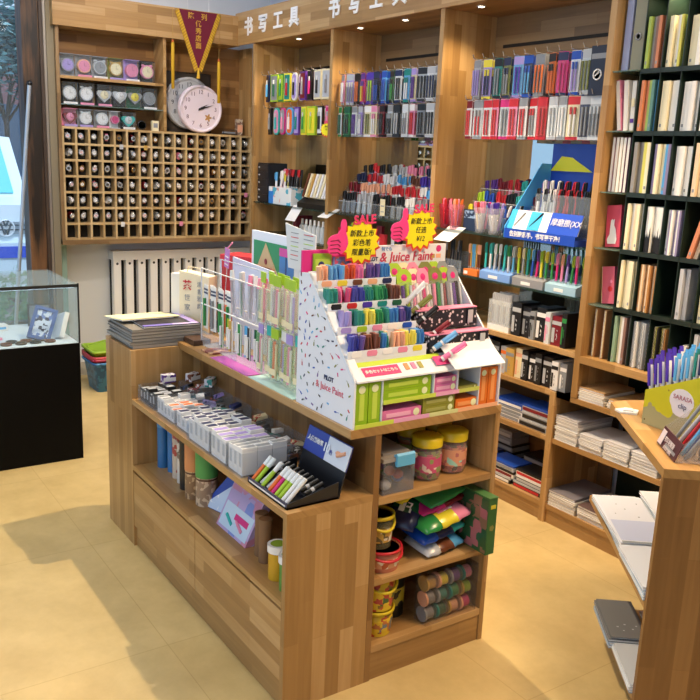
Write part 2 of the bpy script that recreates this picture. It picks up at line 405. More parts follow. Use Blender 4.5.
# ================================================================== CONTENTS
WHITE, BLACK = C('#eeeeec', .4), C('#141416', .4)
COLN = {'red': '#c4242c', 'blue': '#1f4fb4', 'navy': '#1b2550', 'black': '#17171a', 'white': '#e9e9e9', 'pink': '#e78db0', 'magenta': '#d22a7c',
        'purple': '#5b3391', 'lilac': '#a794d6', 'teal': '#17857c', 'green': '#2f8a46', 'lime': '#a5c92f', 'yellow': '#e8d93a', 'orange': '#e0702a',
        'light blue': '#5aa9df', 'brown': '#6b3d26', 'grey': '#8d9196', 'cream': '#ece0b8', 'turquoise': '#39b7b2', 'dark green': '#1d5a3c',
        'violet': '#4a2fa8', 'peach': '#eeb08c', 'silver': '#b9bdc2', 'dark red': '#7c1826', 'clear': '#cfd6da', 'olive': '#7d8038', 'gold': '#c39b4b'}
def K(n, r=.4): return C(COLN[n], r)

# ---- watches in the cubbies
def strap_mesh(col, tilt):
    mb = MB(); mb.M = Matrix.Rotation(tilt, 4, 'Y')
    mb.lathe((0, 0, 0), [(.021, -.009), (.024, -.009), (.024, .009), (.021, .009), (.021, -.009)], K(col), 14, 'x')
    mb.M = None
    mb.box(-.012, -.004, -.036, .012, .02, -.019, C('#1b1917', .8))
    return mb.mesh('strap')
def dial_mesh(col, rim, tilt):
    mb = MB(); mb.M = Matrix.Rotation(tilt, 4, 'Y')
    mb.lathe((0, -.027, 0), [(.0175, .006), (.0175, .0), (.015, -.001)], C(rim, .25, .8), 16, 'y')
    mb.lathe((0, -.0283, 0), [(.0155, .0005), (.0005, 0)], C(col, .3), 16, 'y')
    mb.box(-.0006, -.0291, 0, .0006, -.0287, .009, BLACK); mb.box(0, -.0291, -.0006, .007, -.0287, .0006, BLACK)
    return mb.mesh('dial')
straps = ['silver', 'white', 'black', 'silver', 'brown', 'white', 'silver', 'pink', 'dark red']
dials = [('#f2f2ee', 'white'), ('#dfe3e6', 'silver'), ('#f3e6d2', 'cream'), ('#e6c3c4', 'pink'), ('#55514c', 'grey'), ('#f5f5f5', 'white')]
for j in range(NR-1):
    for i in range(NC):
        if j == NR-2 and i in (10, 13, 14): continue
        r = random.Random(i*31+j*7)
        s_, (dc, dn), t_ = r.choice(straps), r.choice(dials), r.choice((-.5, -.25, 0, .3))
        cx = gx0+(i+.5)*px; cz = gz1-(j+.5)*pz
        t2 = r.choice((0, 0, .6))
        pr = [('strap', cached(('st', s_, t_), lambda: strap_mesh(s_, t_))), ('dial', cached(('di', dc, s_ == 'brown', t_), lambda: dial_mesh(dc, '#b08d57' if s_ == 'brown' else '#c9ccd0', t_)))]
        WT.put('wristwatch', '%s dial wristwatch, %s strap, cubby row %s from top, column %s from left' % (dn, s_, ['one', 'two', 'three', 'four', 'five', 'six'][j], 'one two three four five six seven eight nine ten eleven twelve thirteen fourteen fifteen sixteen'.split()[i]),
               'watch', pr, cx, .04, cz, rz=t2-.3, group='watches in the cubbies')
for (i, j, c) in ((4, 5, 'white'), (9, 5, 'pink'), (15, 3, 'pink'), (4, 0, 'silver'), (6, 0, 'gold')):
    WT.put('price_tag', 'small %s tag hanging at the front of watch cubby, %s from left, row %s' % (c, ORD[i], ['one', 'two', 'three', 'four', 'five', 'six'][j]), 'price tag',
           MB().box(-.012, -.004, -.03, .012, -.002, 0, K(c)).box(-.009, -.0045, -.022, .009, -.004, -.02, K('grey')), gx0+(i+.5)*px, -.002, gz1-(j+.9)*pz, group='tags on the watch cubbies')

# ---- boxed alarm clocks
def clock_box(w_, h, face, rim, card, shape, label_bar):
    P = []
    P.append(('carton', MB().box(-w_/2, .045, 0, w_/2, .05, h, K(card)).box(-w_/2, 0, 0, w_/2, .05, .004, K(card)).box(-w_/2, .0, h-.003, w_/2, .05, h, K(card))))
    P.append(('window', MB().box(-w_/2, -.001, .004, w_/2, 0, h-.003, clear('#dfe8ee', .04))))
    r = min(w_, h*.84)*.45; cz = h*.5
    body = MB(); face_mb = MB()
    if shape == 'heart':
        pts = [(r*1.02*math.sin(a)**3*1.1, cz+r*(.85*math.cos(a)-.32*math.cos(2*a)-.12*math.cos(3*a))) for a in [2*PI*i/22 for i in range(22)]]
        body.prism(pts, 'y', .008, .03, K(rim)); 
        face_mb.lathe((0, .0075, cz+.002), [(r*.62, .0005), (r*.6, -.001), (.0005, -.001)], K(face), 20, 'y')
    else:
        body.lathe((0, .012, cz), [(r, .02), (r*1.0, 0), (r*.94, -.005), (r*.82, -.003)], K(rim), 24, 'y')
        if shape == 'bells':
            for sx in (-1, 1): body.ball((sx*r*.62, .02, cz+r*.92), r*.3, K(rim), 10, (1, .6, .7))
        face_mb.lathe((0, .0085, cz), [(r*.84, .0005), (.0005, 0)], K(face), 24, 'y')
    for k in range(12):
        a = k*PI/6; q = r*(.5 if shape == 'heart' else .68)
        face_mb.box(q*math.sin(a)-.0012, .0055, cz+q*math.cos(a)-.0012, q*math.sin(a)+.0012, .007, cz+q*math.cos(a)+.0012, BLACK)
    P.append(('clock_body', body, [('clock_face', face_mb), ('clock_hands', MB().box(-.0008, .0045, cz, .0008, .0055, cz+r*.5, BLACK).box(0, .0045, cz-.0008, r*.35, .0055, cz+.0008, BLACK))]))
    if label_bar: P.append(('price_strip', MB().box(-w_/2+.004, -.004, -.001, w_/2-.004, -.002, .012, K(label_bar)).box(-w_/3, -.0045, .004, w_/3, -.004, .006, K('grey'))))
    return P
rows = [
 (1.9655, .132, [('lilac', 'grey', 'grey', '', 0), ('pink', 'peach', 'grey', '', 'pink'), ('grey', 'silver', 'grey', 'bells', 'white'), ('cream', 'gold', 'olive', 'bells', 'lilac'), ('pink', 'pink', 'lilac', '', 'white'), ('cream', 'pink', 'black', 'bells', 0)],
  [.061, .162, .262, .364, .47, .572], 'top clock shelf'),
 (1.799, .132, [('white', 'silver', 'black', '', 'white'), ('white', 'silver', 'black', 'bells', 'pink'), ('cream', 'silver', 'black', 'heart', 'pink'), ('white', 'silver', 'black', 'heart', 0), ('yellow', 'grey', 'dark green', 'heart', 0), ('grey', 'grey', 'black', '', 'white')],
  [.068, .172, .285, .386, .485, .585], 'glass clock shelf'),
 (1.664, .108, [('pink', 'dark red', 'pink', 'heart', 'lilac'), ('white', 'clear', 'grey', 'bells', 'lilac'), ('white', 'clear', 'grey', '', 'pink'), ('magenta', 'pink', 'clear', '', 0), ('clear', 'turquoise', 'black', 'heart', 'white')],
  [.065, .163, .268, .352, .44], 'bottom clock shelf'),
]
for ri, (z, h, its, xs, nm) in enumerate(rows):
    for i, (it, x) in enumerate(zip(its, xs)):
        w_ = .094 if ri < 2 else .088
        if it[0] == 'magenta': w_ = .06
        WT.put('boxed_alarm_clock', '%s-faced alarm clock in %s box, %s from left on %s' % (it[0], it[2], ORD[i], nm), 'alarm clock',
               clock_box(w_, h, it[0], it[1], it[2], it[3], it[4]), YL+x, .03, z+.0005, group='boxed alarm clocks on the shelves')
def little_clock():
    return [('body', MB().lathe((0, .02, .032), [(.03, .012), (.03, 0), (.026, -.003), (.022, -.001)], K('black'), 20, 'y')), ('face', MB().lathe((0, .0185, .032), [(.023, 0), (.0005, 0)], WHITE, 20, 'y')), ('hands', MB().box(-.001, .016, .032, .001, .017, .048, BLACK).box(0, .016, .031, .012, .017, .033, BLACK))]
WT.put('desk_clock', 'small round black and white desk clock on the bottom clock shelf', 'clock', little_clock(), YL+.53, .02, 1.6625)
WT.put('card_stand', 'little cream printed card standing at the right end of bottom clock shelf', 'card', MB().box(-.022, .0, 0, .022, .03, .065, K('cream')).box(-.015, -.0006, .02, .015, 0, .05, K('grey')), YL+.62, .03, 1.6625)

# ---- wall clocks on their dark frame, pennant in front
WT.put('picture_frame', 'thin black square frame behind the round wall clocks', 'frame', [('frame', MB().box(0, 0, 0, .36, .012, .006, BLACK).box(0, 0, .394, .36, .012, .4, BLACK).box(0, 0, 0, .006, .012, .4, BLACK).box(.354, 0, 0, .36, .012, .4, BLACK)), ('board', MB().box(.006, .006, .006, .354, .012, .394, C('#3f372e', .6)))], .76, .15, 1.664)
def wall_clock(r, rim, face, num, hands, nums=True):
    P = [('rim', MB().lathe((0, 0, 0), [(r, .035), (r, .005), (r*.97, -.004), (r*.9, -.004), (r*.87, .006)], C(rim, .3), 48, 'y')),
         ('dial', MB().lathe((0, .008, 0), [(r*.88, 0), (.0005, 0)], C(face, .4), 48, 'y'))]
    t = MB()
    for k in range(1, 13):
        a = k*PI/6; t.text(str(k), r*.24, (r*.7*math.sin(a), .0055, r*.7*math.cos(a)), C(num, .5))
    P.append(('numerals', t))
    if hands:
        P.append(('hour_hand', MB().prism([(-.01, -.008), (r*.36, r*.22), (-.002, .01)], 'y', .002, .0035, BLACK)))
        P.append(('minute_hand', MB().prism([(-.02, -.012), (r*.62, r*.2), (-.016, .004)], 'y', -.0005, .001, BLACK)))
    return P
cA = wall_clock(.172, '#b9bcbf', '#c4c6c8', '#3a3c40', False)
WT.put('wall_clock', 'grey round wall clock half hidden behind the pink one', 'clock', cA, .945, .108, 1.86, rot=(0, 0, 0))
cB = wall_clock(.158, '#e9dbe4', '#dcb9c8', '#6b4a5c', True)
cB.append(('flower_print', MB().prism([(.055+.02*math.cos(a)*(1+.4*math.cos(5*a)), -.055+.02*math.sin(a)*(1+.4*math.cos(5*a))) for a in [2*PI*i/30 for i in range(30)]], 'y', .005, .0065, C('#b98a52', .5))))
WT.put('wall_clock', 'pale pink round wall clock with black hands in front of the grey one', 'clock', cB, 1.008, .06, 1.825)
PN = MB()
def tri(w_, h, z0): return [(-w_/2, z0), (0, z0-h), (w_/2, z0)]
PN.prism([(-.135, 0), (0, -.36), (.135, 0)], 'y', -.004, -.002, C('#6c1029', .8))
FRG = MB()
for sgn in (-1, 1):
    n = 46
    for i in range(n):
        t = i/n; x, z = sgn*.135*(1-t), -.36*t
        FRG.prism([(x, z), (x+sgn*.026, z-.016-.004*(i % 3)), (x+sgn*.022, z-.028), (x-sgn*.0015, z-.0075)], 'y', -.0045, -.0015, C('#d9ab2c' if i % 2 else '#c08f1e', .7))
TX = MB()
GOLD = C('#d8a83e', .4, .3)
TX.text('陈', .043, (-.052, -.0045, -.035), GOLD, bold=.0008); TX.text('列', .043, (.04, -.0045, -.035), GOLD, bold=.0008)
for i, ch in enumerate('优秀店面'): TX.text(ch, .042, (0, -.0045, -.08-.045*i), GOLD, bold=.0008)
TIP = MB().tube((0, -.003, -.355), (0, -.003, -.42), .006, C('#d9ab2c', .7), .013, 8)
HANG = MB().tube((-.075, 0, .003), (-.075, .0, .14), .0012, K('white')).tube((.075, 0, .003), (.075, 0, .14), .0012, K('white')).tube((-.16, 0, .0), (.16, 0, .0), .004, K('gold'))
def tassel(x, z0, z1):
    return MB().tube((x, 0, 0), (x, 0, z1+.02), .001, K('gold')).ball((x, 0, z1+.008), .011, C('#b4551e', .5), 8).lathe((x, 0, z0), [(.0005, 0), (.011, .002), (.011, z1-z0-.01), (.007, z1-z0)], C('#cfa31f', .7), 10)
WT.put('pennant', 'dark red triangular pennant with gold characters and yellow fringe above the clocks', 'pennant',
       [('cloth', PN), ('fringe', FRG), ('characters', TX), ('tip_tassel', TIP), ('hanging_rod', HANG), ('side_tassel', tassel(-.178, -.50, -.21)), ('side_tassel', tassel(.15, -.57, -.30))], .945, -.035, 2.435)
# odds and ends on the ledge right of the clocks
WT.put('card_box', 'tall narrow card box standing right of the pink wall clock', 'box', MB().box(-.02, 0, 0, .02, .04, .11, printed('#8a6a5a', '#c9b8a0', 70)).box(-.02, -.001, .02, .02, 0, .07, K('peach')), 1.29, .03, 1.664)
WT.put('card_rack', 'low black wire rack on the ledge right of the clocks', 'rack', MB().path([(-.05, 0, .004), (.05, 0, .004), (.05, .04, .004), (-.05, .04, .004), (-.05, 0, .004)], .003, BLACK).path([(-.05, 0, .03), (.05, 0, .03)], .002, BLACK).path([(-.05, 0, .004), (-.05, 0, .03)], .002, BLACK).path([(.05, 0, .004), (.05, 0, .03)], .002, BLACK).box(-.045, .01, .004, .045, .035, .02, K('grey')), 1.2, .0, 1.664)

# ---- radiator below
RF = Frame(5.66, -1.83, 0, -PI/2)
RC = C('#f2f1ee', .4); P = [('cover_top', MB().box(0, -.1, .80, 1.03, 0, .86, RC)), ('backing', MB().box(0, -.03, .15, 1.03, -.02, .80, C('#1b1b1c', .8))), ('bottom_rail', MB().box(0, -.1, .12, 1.03, 0, .16, RC))]
for i in range(12):
    x = .004+i*.0865
    P.append(('column', MB().box(x, -.095, .16, x+.052, -.045, .80, RC), [('hole', MB().lathe((x+.026, -.0955, .775), [(.009, .0005), (.0005, 0)], C('#3b3732', .7), 12, 'y'))]))
RF.put('radiator', 'white column radiator cover with dark slots below the watch cubbies', 'radiator', P, 0, 0)

# ---- stacked baskets on the floor
def basket_mesh(c, h, k):
    def rr(w_, z, r=.03):
        pts = []
        for cx, cy, a0 in ((w_/2-r, w_/2-r, 0), (-w_/2+r, w_/2-r, PI/2), (-w_/2+r, -w_/2+r, PI), (w_/2-r, -w_/2+r, 1.5*PI)):
            for q in range(5): a = a0+q*PI/8; pts.append((cx+r*math.cos(a), cy+r*math.sin(a), z))
        return pts
    L_ = [rr(.21, 0), rr(.26, h), rr(.28, h), rr(.28, h-.015), rr(.272, h-.015), rr(.25, h-.006), rr(.20, .004)]
    n = 20; vs = [p for l in L_ for p in l]
    return MB().add(vs, [(j*n+i, j*n+(i+1) % n, (j+1)*n+(i+1) % n, (j+1)*n+i) for j in range(len(L_)-1) for i in range(n)] + [tuple(range(n))], c, True)
bl = basket_mesh(printed('#3f86c4', '#2b5f9c', 42), .2, 0)
bf = Frame(5.28, -1.69, 0, -PI/2)
bf.put('storage_basket', 'blue patterned plastic basket on the floor, lowest of its stack', 'basket', bl, 0, 0, .0)
bf.put('storage_basket', 'dark pink plastic basket nested above the blue one', 'basket', basket_mesh(C('#a5264f', .4), .19, 0), 0, 0, .035)
bf.put('storage_basket', 'red plastic basket nested third in the stack by the wall', 'basket', basket_mesh(C('#b83a48', .4), .19, 0), 0, 0, .05)
bf.put('storage_basket', 'lime green plastic basket nested on top of the stack', 'basket', [('body', basket_mesh(C('#8fb52c', .4), .2, 0)), ('handle', MB().path([(-.13, 0, .2), (-.12, .04, .21), (0, .06, .225), (.12, .04, .21), (.13, 0, .2)], .006, C('#8fb52c', .4)))], 0, 0, .078)

# ---- things in the display case
def put_case(*a, **k): CS.put(*a, **k)
fr_ = [('frame', MB().box(-.055, -.012, 0, .055, .012, .016, C('#3b5b9b', .4)).box(-.055, -.012, .154, .055, .012, .17, C('#3b5b9b', .4)).box(-.055, -.012, .016, -.038, .012, .154, C('#3b5b9b', .4)).box(.038, -.012, .016, .055, .012, .154, C('#3b5b9b', .4))),
       ('photo', MB().box(-.038, -.004, .016, .038, .006, .154, printed('#c9d6ea', '#5b78b8', 60, '#10204a')))]
put_case('photo_frame', 'blue picture frame leaning inside the lit glass case', 'frame', fr_, -.17, .12, .606, rot=(-.5, .28, -.35))
put_case('boxed_set', 'white narrow box with red edge leaning beside the blue frame in the glass case', 'box', [('box', MB().box(-.012, -.05, 0, .012, .05, .13, K('white'))), ('edge_print', MB().box(.012, -.05, 0, .013, .05, .13, printed('#c43a32', '#2c2c30', 60)))], -.075, .13, .604, rot=(-.35, .42, .1))
for i in range(7):
    put_case('bracelet', 'dark beaded bracelet lying in the glass case, %s from left' % ORD[i], 'bracelet', cached(('brc', i % 3), lambda: MB().lathe((0, 0, .005), [(.021, -.004), (.027, -.004), (.027, .004), (.021, .004), (.021, -.004)], [K('brown'), BLACK, C('#5a4a3a', .3, .4)][i % 3], 16).mesh('bracelet')), -.33+.034*i, .065+.045*(i % 2), .604, group='bracelets in the glass case')
put_case('pink_case', 'flat pink pencil case lying in the glass case behind the bracelets', 'pencil case', MB().prism([(-.08, -.012), (.06, -.014), (.08, 0), (.06, .016), (-.08, .014)], 'z', 0, .012, K('pink')).box(-.05, -.002, .012, .05, .002, .0135, K('magenta')), -.40, .19, .604)
put_case('display_stand', 'small brown boxed item standing at the left in the glass case', 'box', [('box', MB().box(-.02, -.02, 0, .02, .02, .09, C('#8a5a4e', .5))), ('lid', MB().box(-.03, -.025, .09, .03, .025, .1, C('#23262c', .4)))], -.44, .33, .604)
put_case('white_box', 'long white box lying at the back of the glass case', 'box', MB().box(-.11, -.03, 0, .11, .03, .03, K('white')).box(-.1, -.031, .008, .1, -.03, .02, K('light blue')), -.36, .42, .604, rz=.15)
put_case('dark_book', 'dark photo card leaning at the right back corner in the glass case', 'box', MB().box(-.06, -.004, 0, .06, .004, .12, C('#30383f', .4)).box(-.05, -.005, .01, .05, -.004, .11, printed('#6a7684', '#2a3037', 40)), -.075, .46, .604, rot=(-.35, 0, -.2))

# ---- the street outside
struct('ground', MB().box(5.76, -8, -.25, 30, 12, -.12, C('#8f8d88', .9)))
vx, vy = 8.6, -2.07
V = Frame(vx, vy, -.12, -PI/2)   # local x right; the van's right end at x = 0, reaching left
vp = C('#e6f1f5', .3)
van = MB().prism([(0, .28), (0, 1.08), (.35, 1.14), (1.0, 1.72), (4.4, 1.8), (4.5, .28)], 'x', -1.75, 0, vp)
P = [('body', van),
     ('windshield', MB().prism([(.40, 1.16), (.36, 1.18), (.93, 1.69), (.98, 1.67)], 'x', -1.62, -.12, C('#6fd0d8', .1))),
     ('grille', MB().box(-1.3, -.02, .80, -.05, .01, .92, C('#a8b4bc', .3, .5)).box(-1.3, -.03, .84, -.05, .01, .85, C('#2d3338', .5)).box(-1.3, -.03, .885, -.05, .01, .893, C('#2d3338', .5))),
     ('bumper', MB().box(-1.76, -.08, .42, .01, .02, .72, C('#cfe0e8', .4)), [('number_plate', MB().box(-.42, -.095, .58, .0-.02, -.081, .69, C('#2a4fc8', .4)))]),
     ('emblem', MB().lathe((-.29, -.03, .86), [(.085, .01), (.085, 0), (.07, -.004), (.07, .004)], C('#dfe6ea', .3, .3), 24, 'y').path([(-.335, -.032, .905), (-.305, -.032, .80), (-.29, -.032, .85), (-.275, -.032, .80), (-.245, -.032, .905)], .009, C('#5a666e', .3, .6)).path([(-.315, -.032, .935), (-.29, -.032, .88), (-.265, -.032, .935)], .009, C('#5a666e', .3, .6)))]
for x in (-1.72, -.2):
    for y in (.75, 3.6): P.append(('wheel', MB().lathe((x+.01, y, .3), [(.12, -.01), (.3, -.005), (.3, .2), (.12, .205)], C('#202226', .7), 24, 'x')))
P.append(('mirror', MB().ball((-.01, .8, 1.26), .09, C('#2b3035', .3), 10, (1, .6, 1.2)).tube((-.03, .8, 1.2), (-.14, .85, 1.12), .02, C('#2b3035', .4))))
V.put('van', 'white van with round silver emblem parked outside the window', 'van', P, 0, 0)
# rod leaning against the window
thing('pole', 'slim pale metal rod leaning inside the street window', 'pole', MB().tube((0, 0, 0), (.0, -.19, 1.9), .012, C('#b9c4cf', .3, .5)).ball((0, -.19, 1.9), .018, K('black'), 8), (5.5, -1.13, .004))
# tree and building over the road
tr_ = MB(); R = random.Random(3)
def branch(p, d, l, r, n):
    q = p+d*l; tr_.tube(p, q, r, C('#4a4038', .9), r*.7, 7)
    if n:
        for k in range(3):
            e = (d+Vector((R.uniform(-.6, .6), R.uniform(-.6, .6), R.uniform(-.1, .45)))).normalized(); branch(q, e, l*.72, r*.62, n-1)
    else: TIPS.append(q)
TIPS = []
branch(Vector((0, 0, 0)), Vector((0, .05, 1)), 1.15, .06, 4)
lf = MB()
for q in TIPS:
    for k in range(40):
        c = q+Vector((R.gauss(0, .32), R.gauss(0, .32), R.gauss(0, .3))); a = R.uniform(0, 6); s = .075
        lf.add([c+Vector((s*math.cos(a), s*math.sin(a), -.02)), c+Vector((-s*math.sin(a), s*math.cos(a), .03)), c-Vector((s*math.cos(a), s*math.sin(a), .02))], [(0, 1, 2)], C(['#5d8a8a', '#7fa6a6', '#456f78'][k % 3], .8))
thing('tree', 'leafy street tree across the pavement outside the window', 'tree', [('trunk', tr_), ('foliage', lf)], (14.4, -3.15, -.12))
P = [('wall', MB().box(0, -6, 0, 2, 6, 4.2, C('#7d5a5c', .9)))]
for a in range(7):
    for b in range(1): P.append(('window', MB().box(-.03, -5.4+a*1.6, 1.0+b*2.6, 0, -4.5+a*1.6, 2.4+b*2.6, C('#44566a', .2)), [('sill', MB().box(-.06, -5.45+a*1.6, .93+b*2.6, 0, -4.45+a*1.6, 1.0+b*2.6, C('#b9aea6', .7)))]))
thing('building', 'brownish red building with rows of windows across the street', 'building', P, (18, -2, -.12))
for i, (x, y, s) in enumerate(((7.3, -1.5, .3), (6.5, -1.45, .22))):
    R = random.Random(i); lf = MB()
    for k in range(160):
        c = Vector((R.gauss(0, s*.5), R.gauss(0, s*.5), s*1.2+R.gauss(0, s*.4))); a = R.uniform(0, 6); q = .05
        lf.add([c+Vector((q*math.cos(a), q*math.sin(a), 0)), c+Vector((-.3*q*math.sin(a), .3*q*math.cos(a), .05)), c-Vector((q*math.cos(a), q*math.sin(a), 0))], [(0, 1, 2)], C(['#3f8f4a', '#67b56a'][k % 2], .7))
    thing('shrub', ['low green shrub outside the window in front of the van', 'smaller green shrub outside close to the window glass'][i], 'plant', [('foliage', lf), ('planter', MB().lathe((0, 0, 0), [(s*.4, 0), (s*.5, s*.7)], C('#6b6f74', .7), 16))], (x, y, -.12))
# ================================================================== PEN WALL
def pack_mesh(w_, h, card, pen, header, style):
    """a carded blister pack: backing card, punched header, clear bubble with a pen or two"""
    mb = MB()
    mb.box(-w_/2, 0, -h, w_/2, .0015, 0, K(card))
    mb.box(-w_/2, -.0006, -h*.2, w_/2, 0, -.002, K(header))
    mb.box(-w_/2, -.0006, -h, w_/2, 0, -h*.93, K(header))
    n = 1 if w_ < .035 else 2 if w_ < .06 else 3
    for i in range(n):
        x = (i-(n-1)/2)*w_*.34
        pc = pen if not isinstance(pen, tuple) else pen[i % len(pen)]
        mb.tube((x, -.0065, -h*.9), (x, -.0065, -h*.42), .0045, K(pc), n=7)
        mb.tube((x, -.0065, -h*.42), (x, -.0065, -h*.26), .0052, K(header if style else pc), n=7)
    return mb.mesh('card')
def bubble_mesh(w_, h): return MB().box(-w_*.44, -.013, -h*.92, w_*.44, -.0008, -h*.22, clear('#e6ecef', .04, .08)).mesh('bubble')
DEPTHS = ('front', 'middle', 'rear')
def hook_row(k, zt, h, xs, specs, rail, nmlabel, depth=3):
    """one rail of hooks; every hook carries a few equal packs one behind the other"""
    f = BAY[k]; bay = ['far corner', 'second', 'third'][k]
    for i, (x, sp) in enumerate(zip(xs, specs)):
        card, pen, header = sp[:3]; w_ = sp[3] if len(sp) > 3 else .05; hh = sp[4] if len(sp) > 4 else h
        pn = pen if isinstance(pen, str) else pen[0]
        me = cached(('pk', card, pen, header, w_, hh), lambda: pack_mesh(w_, hh, card, pen, header, i % 2))
        bu = cached(('bu', w_, hh), lambda: bubble_mesh(w_, hh))
        tops = .015
        hk = link('hook', cached('hookmesh', lambda: MB().path([(0, .318, -.018), (0, .02, -.012), (0, .012, .006)], .0022, C('#c9ccd0', .25, .9), 5).mesh('hook')), HOOKP[k])
        hk.location = (x, 0, zt+tops)
        for q in range(depth):
            y = .045+.034*q+((i*7+q*3) % 5)*.002
            f.put('pen_pack', '%s and %s carded pens, %s on %s %s hook of %s cabinet' % (pn, card, DEPTHS[q], ORD[i], nmlabel.split()[0], bay), 'pen pack',
                  [('card', me), ('bubble', bu)], x, y, zt, rz=((i*5+q*11) % 7-3)*.07, group='carded pens on wall hooks')
HOOKP = [next(o for o in COL.objects if o.get('label', '').startswith(n)) for n in ('far corner', 'second wooden', 'third wooden')]
def lay(a, b, n): return [a+(b-a)*i/(n-1) for i in range(n)]
# second cabinet (between first and last divider in the middle)
hook_row(1, 2.002, .165, lay(.08, .93, 14), [('pink', 'white', 'grey'), ('lilac', 'grey', 'silver', .06), ('black', 'orange', 'black'), ('magenta', ('yellow', 'orange'), 'purple'), ('purple', 'lime', 'violet'), ('black', 'blue', 'navy'), ('light blue', 'blue', 'blue'), ('dark green', 'green', 'black'), ('white', 'black', 'navy'), ('light blue', 'white', 'teal'), ('cream', 'purple', 'lilac'), ('silver', 'black', 'black', .06), ('white', 'navy', 'silver', .06), ('clear', 'black', 'grey', .06)], 0, 'upper rail')
hook_row(1, 1.826, .165, lay(.06, .94, 14), [('white', 'dark green', 'green'), ('green', 'black', 'dark green'), ('white', 'purple', 'grey'), ('lilac', 'white', 'silver'), ('cream', 'olive', 'white'), ('cream', 'white', 'pink'), ('dark red', 'black', 'black'), ('clear', 'black', 'grey', .06), ('black', 'silver', 'black'), ('white', 'grey', 'clear'), ('pink', 'red', 'white'), ('grey', 'black', 'black'), ('white', 'black', 'silver', .06), ('clear', 'grey', 'silver')], 0, 'lower rail')
hook_row(2, 2.008, .175, lay(.235, .95, 12), [('silver', 'lilac', 'grey', .06), ('lilac', 'navy', 'yellow'), ('teal', 'grey', 'black'), ('olive', 'grey', 'navy'), ('light blue', 'violet', 'lilac'), ('navy', 'light blue', 'blue'), ('grey', 'orange', 'grey', .06), ('orange', 'orange', 'black'), ('magenta', 'magenta', 'navy'), ('white', 'lilac', 'blue'), ('clear', 'olive', 'silver', .06), ('cream', ('brown', 'grey'), 'grey', .065)], 0, 'upper rail')
hook_row(2, 1.83, .175, lay(.20, .95, 14), [('white', 'red', 'dark red'), ('clear', 'red', 'grey', .055), ('white', 'red', 'red', .055), ('pink', 'red', 'red'), ('clear', 'grey', 'magenta'), ('pink', 'red', 'red'), ('white', 'red', 'grey', .055), ('white', 'grey', 'red', .055), ('red', 'red', 'red'), ('white', 'clear', 'silver'), ('clear', 'white', 'grey'), ('cream', 'white', 'red', .055), ('navy', 'grey', 'silver', .055), ('silver', 'grey', 'clear', .06)], 0, 'lower rail')
BAY[2].put('blister_card', 'large navy card with a white round logo, rightmost on the upper hooks of third cabinet', 'pen pack', [('card', MB().box(-.04, 0, -.19, .04, .002, 0, C('#1b2236', .4)).box(-.036, -.001, -.05, .036, 0, -.03, K('grey'))), ('logo', MB().lathe((0, -.0015, -.11), [(.022, .0005), (.022, -.001), (.016, -.001), (.016, .0005)], WHITE, 20, 'y').tube((-.01, -.002, -.115), (.01, -.002, -.10), .003, WHITE))], .955, .03, 2.015)
# far corner cabinet: bigger clamshell packs
def clam(w_, h, bg, ins, rim, rnd):
    pts = [(-w_/2, -h), (w_/2, -h), (w_/2, 0), (-w_/2, 0)]
    if rnd: pts = [(w_/2*math.cos(a)*1.0, -w_/2-(0 if math.sin(a) > 0 else h-w_)+w_/2*math.sin(a)) for a in [2*PI*i/20 for i in range(20)]]
    inn = [(x*.78, (z+h/2)*.88-h/2) for x, z in pts]
    return [('case', MB().prism(pts, 'y', 0, .012, K(rim))), ('card', MB().prism(inn, 'y', -.002, -.0002, K(bg))), ('tool', MB().tube((-.0, -.006, -h*.8), (0, -.006, -h*.35), .008, K(ins), n=8).tube((0, -.006, -h*.35), (0, -.006, -h*.2), .005, K('silver'), n=8))]
b1u = [('black', 'light blue', 'navy', .045, 0), ('grey', 'dark green', 'lime', .09, 0), ('lime', 'green', 'green', .07, 0), ('teal', 'red', 'yellow', .07, 0), ('lilac', 'black', 'white', .06, 1), ('dark red', 'grey', 'purple', .08, 0), ('black', 'magenta', 'black', .05, 0), ('silver', 'black', 'cream', .085, 0), ('silver', 'grey', 'cream', .085, 0)]
b1l = [('black', 'grey', 'black', .05, 0), ('pink', 'turquoise', 'turquoise', .065, 1), ('grey', 'pink', 'magenta', .065, 1), ('orange', 'white', 'light blue', .075, 1), ('lilac', 'teal', 'purple', .06, 0), ('lime', 'green', 'yellow', .07, 0), ('yellow', 'lime', 'lime', .09, 0), ('white', 'black', 'black', .06, 0), ('magenta', 'pink', 'pink', .05, 0)]
for zt, its, xs, nm in ((2.05, b1u, [.10, .19, .28, .36, .45, .555, .64, .73, .83], 'upper'), (1.84, b1l, [.14, .225, .31, .40, .49, .575, .67, .77, .86], 'lower')):
    for i, ((bg, ins, rim, w_, rnd), x) in enumerate(zip(its, xs)):
        for q in range(2):
            BAY[0].put('tool_pack', '%s and %s tool pack, %s on %s %s hook, corner cabinet' % (rim, bg, ('front', 'rear')[q], ORD[i], nm), 'tool pack', clam(w_, .17, bg, ins, rim, rnd), x, .06+.05*q, zt, rz=((i*3+q) % 5-2)*.05, group='tool packs on the corner hooks')
        hk = link('hook', CACHE['hookmesh'], HOOKP[0]); hk.location = (x, 0, zt+.012)

